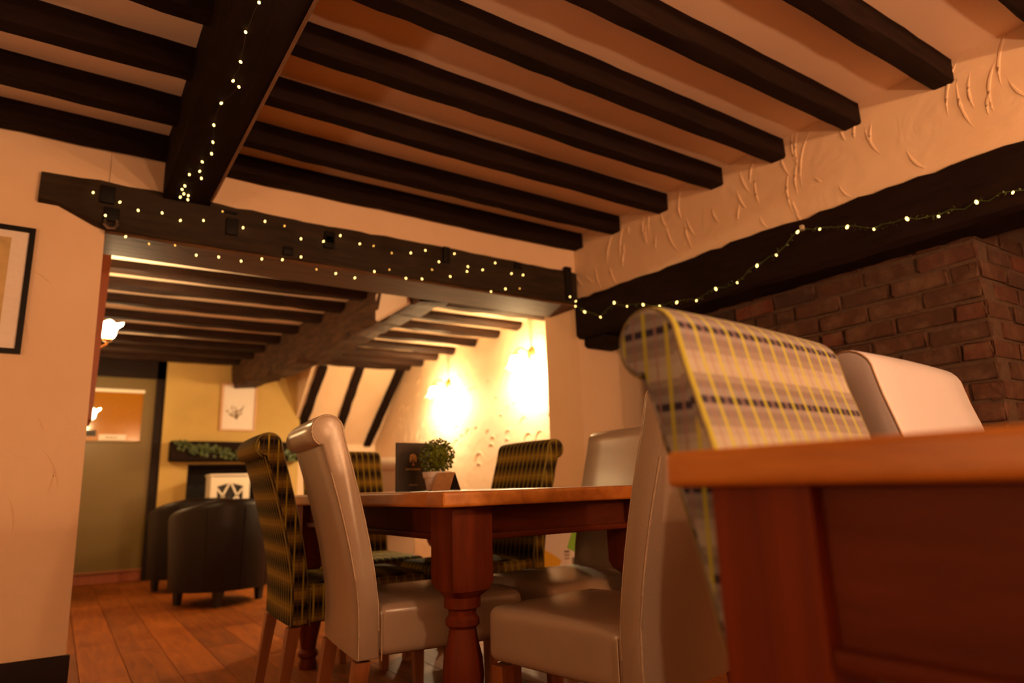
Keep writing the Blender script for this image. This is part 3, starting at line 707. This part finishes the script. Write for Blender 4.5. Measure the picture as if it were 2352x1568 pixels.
# ------------------------------------------------------------------ wall lamps
def tulip_lamp(label, loc, rz, power, color, size=1.0, group='tulip wall lamps', reach=.10, flip=False):
    """backplate on the wall at loc, arm reaching along local +Y, glass tulip opening upwards"""
    r = tag(empty('wall_lamp', loc, rz), label, 'lamp', group); r.scale = (size, size, size)
    if flip: r.rotation_euler = (0, math.pi, rz)
    MB().lathe([(0.001, 0), (.045, 0), (.043, .008), (.03, .016), (.001, .018)], 20).build('backplate', 'brass', r).rotation_euler = (-math.pi / 2, 0, 0)
    arm = [(0, .012, 0), (0, reach * .45, -.028), (0, reach * .78, -.03), (0, reach * .98, -.008), (0, reach, .012)]
    MB().tube(arm, .006, 8).build('arm', 'brass', r)
    MB().lathe([(.001, .008), (.020, .010), (.024, .02), (.017, .03), (.001, .032)], 14, (0, reach, 0)).build('cup', 'brass', r)
    rr = []; n = 36
    for rad, z in [(.018, .026), (.030, .032), (.038, .05), (.040, .07), (.047, .088), (.060, .100), (.070, .106)]:
        ring = []
        for k in range(n):
            a_ = 2 * math.pi * k / n; f = max(0, (z - .06) / .046); pet = math.cos(6 * a_)
            ring.append((math.cos(a_) * rad * (1 + .09 * f * pet), reach + math.sin(a_) * rad * (1 + .09 * f * pet), z + .007 * f * pet))
        rr.append(ring)
    MB().rings(rr, caps=False).build('shade', 'tulip_glass', r, smooth=60)
    MB().lathe([(.001, .03), (.010, .034), (.015, .055), (.013, .07), (.001, .082)], 12, (0, reach, 0)).build('bulb', 'bulb_hot', r)
    ld = bpy.data.lights.new('lamp_light', 'POINT'); ld.energy = power; ld.color = color; ld.shadow_soft_size = 0.03
    lo = bpy.data.objects.new('lamp_light', ld); C.objects.link(lo); lo.parent = r; lo.location = (0, reach, .098)
    return r
p1 = at_x(1015, 915, XF - .08); p2 = at_x(1205, 850, XF - .08)
tulip_lamp('glaring wall lamp above the menu, the left one of the pair on the textured wall', (XF, p1.y, p1.z + .15), math.pi / 2, P_FAR, LAMP_FAR, 1.3, reach=.13, flip=True)
tulip_lamp('glaring wall lamp next to the doorway pillar, right one of the pair', (XF, p2.y, p2.z + .15), math.pi / 2, P_FAR, LAMP_FAR, 1.3, reach=.13, flip=True)
q1 = at_y(248, 765, 4.45); tulip_lamp('glowing tulip lamp just right of the leaning red-brown board', (-0.02, 4.45, q1.z - .06), -math.pi / 2, P_FAR_LEFT, LAMP_FAR, 1.1, reach=(q1.x + .02) / 1.1)
q2 = at_y(207, 950, 6.9); tulip_lamp('small glowing tulip lamp seen against the glazed door', (-0.02, 6.9, q2.z - .08), -math.pi / 2, P_FAR_LEFT * .6, LAMP_FAR, 1.15, reach=(q2.x + .02) / 1.15)
# the near room's lamps out of view, with an added floor lamp for fill at left
def pendant(label, loc, power, color):
    r = tag(empty('pendant_lamp', (loc[0], loc[1], loc[2])), label, 'lamp', 'pendant lamps over the near tables')
    MB().tube([(0, 0, .09), (0, 0, ZC - loc[2] - .02)], .0035, 6).build('cord', 'dark_block', r)
    MB().lathe([(.001, ZC - loc[2] - .03), (.045, ZC - loc[2] - .022), (.05, ZC - loc[2])], 18).build('ceiling_rose', 'brass', r)
    MB().lathe([(.001, .058), (.026, .060), (.028, .095), (.012, .11), (.001, .11)], 16).build('lamp_holder', 'brass', r)
    MB().rings([[(q * math.cos(2 * math.pi * k / 28), q * math.sin(2 * math.pi * k / 28), z) for k in range(28)] for q, z in [(.028, .075), (.06, .06), (.10, .02), (.125, -.04), (.132, -.09)]], caps=False).build('shade', 'tulip_glass', r, smooth=60)
    MB().lathe([(.001, -.05), (.018, -.045), (.028, -.02), (.024, .02), (.013, .058), (.001, .06)], 16).build('bulb', 'bulb_hot', r)
    ld = bpy.data.lights.new('lamp_light', 'POINT'); ld.energy = power; ld.color = color; ld.shadow_soft_size = 0.035
    lo = bpy.data.objects.new('lamp_light', ld); C.objects.link(lo); lo.parent = r; lo.location = (0, 0, -.075)
pendant('glass pendant lamp hanging over the foreground table, behind the photographer', (1.25, -0.85, 1.98), P_NEAR, LAMP_NEAR)
def shade_lamp(name, label, loc, z_bulb, power, color, base):
    r = tag(empty(name, loc), label, 'lamp'); zb = z_bulb - loc[2]
    MB().lathe([(.001, 0), (base, 0), (base, .012), (base * .5, .022), (.012, .03), (.001, .032)], 24).build('base', 'brass', r)
    MB().tube([(0, 0, .02), (0, 0, zb - .05)], .009, 10).build('stem', 'brass', r)
    MB().rings([[(q * math.cos(2 * math.pi * k / 30), q * math.sin(2 * math.pi * k / 30), zb + z) for k in range(30)] for q, z in [(.135, -.085), (.12, -.02), (.10, .05), (.085, .10)]], caps=False).build('shade', 'tulip_glass', r, smooth=60)
    MB().lathe([(.001, zb - .06), (.012, zb - .055), (.022, zb - .02), (.026, zb + .015), (.016, zb + .04), (.001, zb + .046)], 14).build('bulb', 'bulb_hot', r)
    ld = bpy.data.lights.new('lamp_light', 'POINT'); ld.energy = power; ld.color = color; ld.shadow_soft_size = 0.05
    lo = bpy.data.objects.new('lamp_light', ld); C.objects.link(lo); lo.parent = r; lo.location = (0, 0, zb + .075)
shade_lamp('table_lamp', 'glass shaded table lamp on the foreground table, beside the photographer', (1.50, -0.98, 0.823), 1.12, P_TABLE, LAMP_NEAR, .075)
shade_lamp('fill_lamp_left', 'added unseen floor lamp filling the left part of the near room with light', (-1.45, 0.75, 0.0), 1.00, P_FILL_LEFT, LAMP_NEAR, .14)  # added lamp out of view, brightens the left wall and ceiling

tulip_lamp('tulip wall lamp behind the photographer, towards the fireplace', (2.2, -2.8, 1.35), 0, P_WALL, LAMP_NEAR, 1.1)
tulip_lamp('tulip wall lamp behind the photographer, in the middle of the wall', (0.6, -2.8, 1.35), 0, P_WALL, LAMP_NEAR, 1.1)

# ------------------------------------------------------------------ far room furniture
# door in its dark frame
dy = YF + 0.06
dr = struct(empty('door_1', (0.0, dy, 0)))
dL, dR, dT = -0.02, 0.755, 2.0
def Pd(m_, nm, mt, par=dr, sm=0):
    m_.v = [(v[0], v[1] - dy, v[2]) for v in m_.v]; return m_.build(nm, mt, par, smooth=sm)
g0 = at_y(176, 905, dy); g1 = at_y(326, 897, dy); g2 = at_y(321, 1014, dy)
gx1, gz1, gz0 = g2.x, g1.z - .02, g2.z; gx0 = 0.10
Pd(MB().box((dL, dy, 0.10), (gx0, dy + .045, dT)).box((gx1, dy, 0.10), (dR, dy + .045, dT)).box((gx0, dy, 0.10), (gx1, dy + .045, gz0)).box((gx0, dy, gz1), (gx1, dy + .045, dT)), 'door_leaf', 'door_olive')
Pd(MB().box((gx0, dy + .015, gz0), (gx1, dy + .022, gz1)), 'glass_pane', 'pane_glow')
Pd(MB().rbox((gx0 - .01, dy - .008, gz1 - .008), (gx1 + .01, dy + .01, gz1 + .026), .004, 1, div=1), 'glazing_bead', 'white_paint')
Pd(MB().rbox((gx0 - .01, dy - .008, gz0 - .016), (gx1 + .01, dy + .01, gz0 + .006), .004, 1, div=1), 'glazing_bead', 'door_olive')
s0 = at_y(182, 987, dy); s1 = at_y(220, 1001, dy); Pd(MB().box((s0.x, dy + .008, s1.z), (s1.x, dy + .014, s0.z)), 'dark_plate', 'card_dark')
s0 = at_y(227, 997, dy); s1 = at_y(289, 1011, dy); sg = Pd(MB().box((s0.x, dy + .008, s1.z), (s1.x, dy + .014, s0.z)), 'paper_notice', 'paper_white')
mk = MB(); rt = random.Random(2); xx = s0.x + .06; zz = (s0.z + s1.z) / 2
while xx < s1.x - .08:
    wl = rt.uniform(.012, .026); mk.box((xx, dy + .006, zz - .008), (xx + wl, dy + .0079, zz + .006)); xx += wl + .007
Pd(mk, 'faint_lettering', 'ink_faded', sg)
Pd(MB().rbox((dL, dy - .012, 0.0), (dR + .02, dy + .05, 0.10), .006, 1, div=1), 'threshold_step', 'red_board')
Pd(MB().rbox((dL, dy - .03, 0.10), (dR, dy + .0, 0.118), .004, 1, div=1), 'weather_bar', 'chair_leg_wood')
Pd(MB().box((dR, dy - .03, 0), (dR + .087, dy + .06, ZC2)).box((dL - .1, dy - .03, dT), (dR + .085, dy + .06, ZC2)), 'door_frame', 'door_frame')
Pd(MB().box((-.4, dy + .05, 0), (.84, dy + .1, ZC2)), 'door_lining', 'door_frame')

mt_ = tag(empty('mantel_shelf', (1.55, YF - .10, 1.145)), 'dark timber mantel over the far fireplace draped with ivy', 'shelf')
ma = at_y(395, 1010, YF - .2); mb2 = at_y(694, 1062, YF - .2)
timber((ma.x - 1.55, 0.0, 0), (mb2.x - 1.55, 0.0, 0), 0.20, ma.z - 1.155, 0.004, .15, .01, 44).build('timber', 'dark_beam', mt_)
iv = MB(); rl = random.Random(15)
n_iv = 150
for i in range(n_iv):
    s = rl.random(); px_ = 400 + 280 * s; pyc = 1016 + 26 * math.sin(min(1, s * 1.6) * 1.6) + rl.uniform(-11, 14)
    c = at_y(px_, pyc, YF - .2 - rl.uniform(.005, .035)); rad = rl.uniform(.018, .034); nv = Vector((rl.uniform(-.6, .6), -1, rl.uniform(-.2, .8))).normalized()
    t = nv.cross(Vector((0, 0, 1))).normalized(); u = t.cross(nv); a0 = rl.uniform(0, 6.28)
    pts = [c + (t * math.cos(a0 + k * 2 * math.pi / 10) + u * math.sin(a0 + k * 2 * math.pi / 10)) * rad * (1.0 if k % 2 == 0 else .55) for k in range(10)]
    iv.add([c + nv * .006] + pts, [(0, k + 1, (k + 1) % 10 + 1) for k in range(10)])
go = tag(empty('ivy_garland', (1.5, YF - .21, 1.25)), 'green ivy garland trailing along the far mantel', 'garland')
iv.v = [(v[0] - 1.5, v[1] - (YF - .21), v[2] - 1.25) for v in iv.v]
o = iv.build('leaves', 'leaf_ivy', go, smooth=0); o['kind'] = 'stuff'
vine = [at_y(400 + 280 * k / 14, 1016 + 26 * math.sin(min(1, k / 14 * 1.6) * 1.6) + 3, YF - .205) - Vector((1.5, YF - .21, 1.25)) for k in range(15)]
MB().tube(vine, .006, 5).build('vine', 'wire_green', go)

# white cabinet with a lattice door, on the hearth
cx0, cx1, cyf, czt = 1.262, 1.632, 7.30, 1.005
cb = tag(empty('lattice_cabinet', (cx0, cyf, 0)), 'small white cabinet with a crossed lattice glass door before the far fireplace', 'cabinet')
W_ = cx1 - cx0; D_ = .28
MB().box((0, .018, 0), (.018, D_, czt - .02)).box((W_ - .018, .018, 0), (W_, D_, czt - .02)).box((0, D_ - .012, 0), (W_, D_, czt - .02)).box((0, .018, 0), (W_, D_, .05)).build('body', 'white_paint', cb, smooth=0)
MB().rbox((-.012, -.004, czt - .022), (W_ + .012, D_ + .004, czt), .006, 2, div=1).build('top', 'white_paint', cb)
ox0, ox1, oz1, oz0 = .062, W_ - .062, czt - .088, .12
pk = (ox0 + ox1) / 2
df = MB(); 
df.box((0, 0, .02), (ox0, .018, czt - .03)); df.box((ox1, 0, .02), (W_, .018, czt - .03)); df.box((ox0, 0, .02), (ox1, .018, oz0))
df.add([(ox0, 0, oz1 - .035), (pk, 0, oz1), (ox1, 0, oz1 - .035), (ox1, 0, czt - .03), (ox0, 0, czt - .03), (ox0, .018, oz1 - .035), (pk, .018, oz1), (ox1, .018, oz1 - .035), (ox1, .018, czt - .03), (ox0, .018, czt - .03)],
       [(0, 1, 2, 3, 4), (9, 8, 7, 6, 5), (1, 0, 5, 6), (2, 1, 6, 7)])
dd = df.build('door', 'white_paint', cb, smooth=0)
def bar(a, b, w_=.018):
    a = Vector((a[0], .004, a[1])); b = Vector((b[0], .004, b[1])); t = (b - a).normalized(); s = Vector((-t.z, 0, t.x)) * w_ / 2
    MB().add([a - s, b - s, b + s, a + s, a - s + Vector((0, .01, 0)), b - s + Vector((0, .01, 0)), b + s + Vector((0, .01, 0)), a + s + Vector((0, .01, 0))], [(0, 1, 2, 3), (7, 6, 5, 4), (0, 4, 5, 1), (2, 6, 7, 3), (1, 5, 6, 2), (0, 3, 7, 4)]).build('lattice_bar', 'white_paint', dd, smooth=0)
ow = ox1 - ox0
bar((pk - .006, oz1), (ox0 + ow * .10, oz1 - .19)); bar((pk + .006, oz1), (ox1 - ow * .10, oz1 - .19)); bar((ox0, oz1 - .055), (pk - .02, oz1 - .19)); bar((ox1, oz1 - .055), (pk + .02, oz1 - .19))
bar((ox0 + ow * .10, oz1 - .19), (pk, oz1 - .38)); bar((ox1 - ow * .10, oz1 - .19), (pk, oz1 - .38)); bar((pk - .02, oz1 - .19), (ox0, oz1 - .33)); bar((pk + .02, oz1 - .19), (ox1, oz1 - .33))
MB().box((ox0, .015, oz0), (ox1, .019, oz1)).build('door_glass', 'glass_dark', dd, smooth=0)

def tub_chair(cx_, cy_, rz, R, H, label):
    r = tag(empty('tub_armchair', (cx_, cy_, 0), math.radians(rz)), label, 'armchair', 'brown leather tub armchairs')
    rr = []; n = 40
    for i in range(n + 1):
        a = math.radians(-128 + 256 * i / n - 90); k = abs(i / n - .5) * 2
        top = H - .10 * max(0, k - .35) / .65; ro = R; th = .085
        ro_t = R * 1.0; ro_b = R * .93
        ca, sa = math.cos(a), math.sin(a)
        sec = [(ro_b, .115), (ro_b + (ro_t - ro_b) * .5, .4), (ro_t, top - .05), (ro_t - .008, top - .018), (ro_t - .03, top), (ro_t - th + .03, top), (ro_t - th + .006, top - .02), (ro_t - th, top - .05), (ro_t - th - .02, .33), (ro_b - th, .115)]
        rr.append([(ca * q, sa * q * 1.0, z) for q, z in sec])
    MB().rings(rr).build('shell', 'leather_brown', r, smooth=45)
    for ai in (-60, -20, 20, 60):
        a = math.radians(ai - 90); MB().tube([(math.cos(a) * (R * (.93 + .07 * t_) + .001), math.sin(a) * (R * (.93 + .07 * t_) + .001), .12 + (H - .18) * t_) for t_ in (0, .25, .5, .75, 1)], .0035, 5).build('seam', 'leather_brown', r)
    MB().lathe([(.001, .12), (R * .78, .12), (R * .80, .20), (R * .80, .38), (R * .74, .43), (.001, .445)], 32).build('seat_cushion', 'leather_brown', r)
    for a in (45, 135, 225, 315):
        x_, y_ = math.cos(math.radians(a)) * R * .74, math.sin(math.radians(a)) * R * .74
        MB().rings([[(x_ - .028, y_ - .028, .125), (x_ + .028, y_ - .028, .125), (x_ + .028, y_ + .028, .125), (x_ - .028, y_ + .028, .125)], [(x_ - .02, y_ - .02, 0), (x_ + .02, y_ - .02, 0), (x_ + .02, y_ + .02, 0), (x_ - .02, y_ + .02, 0)]]).build('leg', 'leg_black', r, smooth=0)
    return r
tub_chair(1.10, 5.74, 200 - 180 + 12, 0.385, 0.765, 'dark brown leather tub chair turned away, nearer of the two by the far fireplace')
tub_chair(1.02, 6.75, 30, 0.34, 0.775, 'second brown tub chair half hidden behind the first, beside the door')

# framed flower print on the chimney breast
fa = at_y(511, 879, YF - .02); fb_ = at_y(586, 990, YF - .02)
fp_ = tag(empty('framed_print', (fa.x, YF, fb_.z)), 'pale framed flower drawing hanging above the far mantel', 'picture')
fw, fh = fb_.x - fa.x, fa.z - fb_.z
MB().box((0, -.025, 0), (fw, 0, .018)).box((0, -.025, fh - .018), (fw, 0, fh)).box((0, -.025, .018), (.018, 0, fh - .018)).box((fw - .018, -.025, .018), (fw, 0, fh - .018)).build('frame', 'frame_pale', fp_, smooth=0)
MB().box((.018, -.012, .018), (fw - .018, -.001, fh - .018)).build('paper', 'paper_white', fp_, smooth=0)
fw_ = MB(); rl = random.Random(5)
for k in range(9):
    a = math.radians(60 + k * 11 + rl.uniform(-8, 8)); ln = rl.uniform(.09, .19); b0 = Vector((fw * .46, -.0128, fh * .24)); e0 = b0 + Vector((math.cos(a) * ln * .8, 0, math.sin(a) * ln))
    fw_.tube([b0, b0.lerp(e0, .5) + Vector((rl.uniform(-.01, .01), 0, 0)), e0], .0022, 4)
    for j in range(4):
        c = b0.lerp(e0, .35 + .2 * j) + Vector((rl.uniform(-.02, .02), -.0006, rl.uniform(-.01, .01))); fw_.add([c + Vector((0, 0, .012)), c + Vector((.006, 0, 0)), c + Vector((0, 0, -.012)), c + Vector((-.006, 0, 0))], [(0, 1, 2, 3)])
fw_.build('flower_drawing', 'ink_faded', fp_, smooth=0)

# framed document on the near left wall
fa = at_y(87, 526, YL - .02); fb_ = at_y(44, 812, YL - .02)
X1, Z1, Z0 = -.178, fa.z, fb_.z; X0 = X1 - .42
fd = tag(empty('framed_document', (X0, YL, Z0)), 'black framed old printed document cut off by the left edge', 'picture')
W_, H_ = X1 - X0, Z1 - Z0; f_ = .020
MB().box((0, -.022, 0), (W_, 0, f_)).box((0, -.022, H_ - f_), (W_, 0, H_)).box((0, -.022, f_), (f_, 0, H_ - f_)).box((W_ - f_, -.022, f_), (W_, 0, H_ - f_)).build('frame', 'frame_black', fd, smooth=0)
MB().box((f_, -.010, f_), (W_ - f_, -.001, H_ - f_)).build('mount', 'paper_white', fd, smooth=0)
ix0, ix1, iz0, iz1 = .08, W_ - .078, .06, H_ - .05
dc = MB().box((ix0, -.0115, iz0), (ix1, -.0101, iz1)).build('printed_sheet', 'paper_aged', fd, smooth=0)
tl = MB(); rl = random.Random(6)
for k in range(11):
    zz = iz1 - .045 - k * .011; xx = ix0 + .03 + .02 * abs(math.sin(k * .5)); xe = ix1 - .028 - .012 * abs(math.cos(k * .35))
    while xx < xe:
        wl = min(rl.uniform(.004, .016), xe - xx); tl.box((xx, -.0122, zz), (xx + wl, -.0116, zz + .0055)); xx += wl + .004
tl.build('print_lines', 'ink', dc, smooth=0)

# the tall red-brown board leaning on the far room's left wall
b0 = at_y(257, 585, 4.0); b1 = at_y(211, 962, 4.0)
rb_ = tag(empty('leaning_board', (0.06, 4.0, b1.z)), 'tall narrow red-brown wooden board edge-on inside the opening, left', 'board')
xt = b0.x; xbm = b1.x; hz = b0.z - b1.z
MB().add([(xbm - .062 - .06, 0, 0), (xbm - .06, 0, 0), (xt - .06, 0, hz), (xt - .045 - .06, 0, hz), (xbm - .062 - .06, .42, 0), (xbm - .06, .42, 0), (xt - .06, .42, hz), (xt - .045 - .06, .42, hz)],
         [(0, 1, 2, 3), (5, 4, 7, 6), (1, 5, 6, 2), (4, 0, 3, 7), (3, 2, 6, 7), (0, 4, 5, 1)]).build('panel', 'red_board', rb_, smooth=0)
MB().add([(xbm - .075 - .06, -.004, 0), (xbm - .060 - .06, -.004, 0), (xt - .043 - .06, -.004, hz), (xt - .058 - .06, -.004, hz), (xbm - .075 - .06, .42, 0), (xbm - .060 - .06, .42, 0), (xt - .043 - .06, .42, hz), (xt - .058 - .06, .42, hz)],
         [(0, 1, 2, 3), (5, 4, 7, 6), (1, 5, 6, 2), (4, 0, 3, 7), (3, 2, 6, 7), (0, 4, 5, 1)]).build('backing', 'door_frame', rb_, smooth=0)

# printed carton against the textured wall, seen under the table
YK = 3.02
k0 = at_y(1238, 1290, YK); k1 = at_y(1330, 1290, YK)
ct = tag(empty('printed_carton', (k0.x, YK, 0)), 'white carton with yellow and green panels and a barcode seen under the dining table', 'box')
KW, KH = k1.x - k0.x, 0.56
MB().rbox((0, 0, 0), (KW, .10, KH), .002, 1, div=1).build('carton', 'paper_white', ct, smooth=0)
def kp(px_, py__): q = at_y(px_, py__, YK); return (min(KW, max(0, q.x - k0.x)), min(KH, q.z))
def pan(poly, mt, nm, off=-.0008): MB().add([(p[0], off, p[1]) for p in poly], [tuple(range(len(poly)))]).build(nm, mt, ct, smooth=0)
pan([(0, .03), (KW * .42, .03), kp(1278, 1310), kp(1290, 1287), kp(1276, 1277), kp(1262, 1268), (0, kp(1240, 1256)[1])], 'box_yellow', 'yellow_panel')
pan([kp(1302, 1258), (KW, kp(1330, 1271)[1]), (KW, KH - .01), kp(1313, 1222)], 'box_green', 'green_panel')
bcod = MB(); ua, ub = kp(1296, 1275)[0], kp(1308, 1275)[0]; zz = kp(1300, 1264)[1]
for wd in [.010, .004, .007, .003, .006]:
    bcod.add([(ua, -.001, zz), (ub, -.001, zz), (ub, -.001, zz - wd * .7), (ua, -.001, zz - wd * .7)], [(0, 1, 2, 3)]); zz -= .010
bcod.build('small_print', 'ink', ct, smooth=0)
bcod = MB(); za, zb_k = kp(1322, 1279)[1], kp(1318, 1300)[1] - .02
for k in range(8):
    xa_ = kp(1313, 1285)[0] + k * .0055; bcod.add([(xa_, -.001, za), (xa_ + .002 + (k % 3) * .0012, -.001, za), (xa_ + .002 + (k % 3) * .0012, -.001, zb_k), (xa_, -.001, zb_k)], [(0, 1, 2, 3)])
bcod.build('barcode', 'ink', ct, smooth=0)

# ------------------------------------------------------------------ string lights
bulb_me = MB().lathe([(.0003, -.0055), (.0030, -.0045), (.0045, -.001), (.0042, .003), (.0022, .006), (.0003, .0065)], 8).build('bulb', 'bulb_warm', data_only=True)
bulb_dim = MB().lathe([(.0003, -.0045), (.0030, -.0035), (.0036, -.001), (.0032, .003), (.0018, .005), (.0003, .0055)], 8).build('bulb', 'bulb_amber', data_only=True)
bulb_big = MB().lathe([(.0003, -.010), (.0035, -.0085), (.0060, -.003), (.0056, .003), (.0030, .008), (.0003, .009)], 10).build('bulb', 'bulb_warm', data_only=True)
def light_string(name, label, rows, wire_mat, wr=0.0007, wob=0.004, dim=()):
    r = tag(empty(name, rows[0][0]), label, 'string lights'); o0 = Vector(rows[0][0]); rn = random.Random(len(label))
    for row in rows:
        pts = []
        for i, p in enumerate(row):
            pts.append(Vector(p) - o0 + Vector((0, 0, .004)))
            if i < len(row) - 1:
                q = Vector(row[i + 1])
                for s in (.33, .66): pts.append(Vector(p).lerp(q, s) - o0 + Vector((rn.uniform(-wob, wob), rn.uniform(0, wob * .3), rn.uniform(-wob, wob))))
        MB().tube(pts, wr, 4).build('wire', wire_mat, r)
    return r, o0
def px(lst, o, s): return [(o[0] + a / s, o[1] + b / s) for a, b in lst]
# under the main beam
B1 = px([(1505, 15), (1427, 187), (1398, 360), (1354, 470), (1388, 505), (1285, 600), (1242, 727), (1237, 826), (1229, 893), (1175, 940), (1160, 995), (1100, 1014), (1170, 1036), (1074, 1080), (1058, 1100), (1068, 1126), (1094, 1136), (1091, 1160), (1047, 1145)], (0, 0), 2.529)
P1 = [at_z(*p, 2.138) for p in B1]
for p in P1: p.y = min(p.y, YL - .045)
top0 = [Vector((0.43, 0.2, 2.14)), Vector((.42, .7, 2.138)), Vector((.43, 1.2, 2.138))]
r, o0 = light_string('fairy_lights', 'string of tiny warm lights running along under the heavy ceiling beam', [top0 + P1], 'wire_clear')
for i, p in enumerate(top0 + P1): inst(bulb_me, 'bulb', r, p - o0, (RND.uniform(-.6, .6), RND.uniform(-.6, .6), 0))
# on the lintel
LA = px([(55, 165), (295, 252), (460, 326), (676, 349), (840, 417), (1048, 417), (1220, 335), (1404, 482), (1602, 425), (1778, 466), (1926, 582), (2128, 605), (2280, 553)], (200, 400), 3.92) + \
     px([(260, 313), (385, 332), (548, 396), (719, 395), (851, 372), (973, 475), (1112, 402), (1234, 518), (1366, 547), (1480, 485), (1626, 581), (1730, 594)], (760, 480), 3.92)
LB = px([(165, 372), (347, 562), (558, 627), (792, 640), (983, 729), (1185, 746), (1387, 782), (1573, 763), (1758, 770), (1926, 745), (2066, 857), (2239, 894)], (200, 400), 3.92) + \
     px([(215, 620), (392, 563), (527, 545), (676, 623), (821, 629), (911, 546), (1075, 607), (1226, 562), (1442, 743), (1572, 719), (1700, 716), (2153, 790), (2205, 830)], (760, 480), 3.92)
YS = YL - .048
PA = [at_y(*p, YS) for p in LA]; PBm = [at_y(*p, YS) for p in LB]
r, o0 = light_string('fairy_lights', 'double string of tiny warm lights looped along the face of the lintel', [PA, PBm], 'wire_clear')
for row, dimset in ((PA, {6, 9, 14, 15}), (PBm, {2, 3, 10, 14, 17, 22})):
    for i, p in enumerate(row): inst(bulb_dim if i in dimset else bulb_me, 'bulb', r, p - o0, (RND.uniform(-.6, .6), RND.uniform(-.6, .6), 0))
# leafy garland on the fireplace beam
G = px([(155, 858), (200, 885), (278, 911), (345, 840), (408, 858), (487, 850), (568, 857), (652, 838), (748, 830), (843, 772), (948, 742), (1045, 658), (1140, 607), (1244, 493), (1352, 480), (1487, 468), (1618, 480), (1780, 428), (1935, 417), (2120, 346), (2298, 300)], (1250, 300), 2.134)
def on_beam(p):
    q = at_x(p[0], p[1], 2.8)
    for _ in range(4): q = at_x(p[0], p[1], rwx(q.y) - .055)
    q.y = min(q.y, YL - .04); return q
PG = [on_beam(p) for p in G]
last = PG[-1]; PG += [last + Vector((.012, -.16, -.01)), last + Vector((.02, -.34, .02)), last + Vector((.03, -.52, .0))]
r, o0 = light_string('leafy_light_garland', 'green leafy light garland swagged along the black fireplace beam', [PG], 'wire_green', .0016, .010)
lf = MB(); rl = random.Random(21)
for i in range(len(PG) - 1):
    for k in range(12):
        c = PG[i].lerp(PG[i + 1], rl.random()) - o0 + Vector((rl.uniform(-.006, .006), rl.uniform(-.008, .008), rl.uniform(-.012, .010))); u = Vector((rl.gauss(0, 1), rl.gauss(0, 1), rl.gauss(0, 1))).normalized(); t = u.cross(Vector((rl.gauss(0, 1), rl.gauss(0, 1), rl.gauss(0, 1)))).normalized()
        lf.add([c, c + u * .006 + t * .003, c + u * .012, c + u * .006 - t * .003], [(0, 1, 2, 3)])
o = lf.build('leaves', 'leaf_ivy', r, smooth=0); o['kind'] = 'stuff'
for i, p in enumerate(PG): inst(bulb_big if i % 2 == 1 else bulb_me, 'bulb', r, p - o0 + Vector((-.004, 0, -.004)), (RND.uniform(-.6, .6), RND.uniform(-.6, .6), 0))
ck = PG[13] - o0
MB().rbox((ck.x + .012, ck.y - .018, ck.z + .004), (ck.x + .03, ck.y - .002, ck.z + .03), .002, 1, div=1).build('clip', 'clip_clear', r)
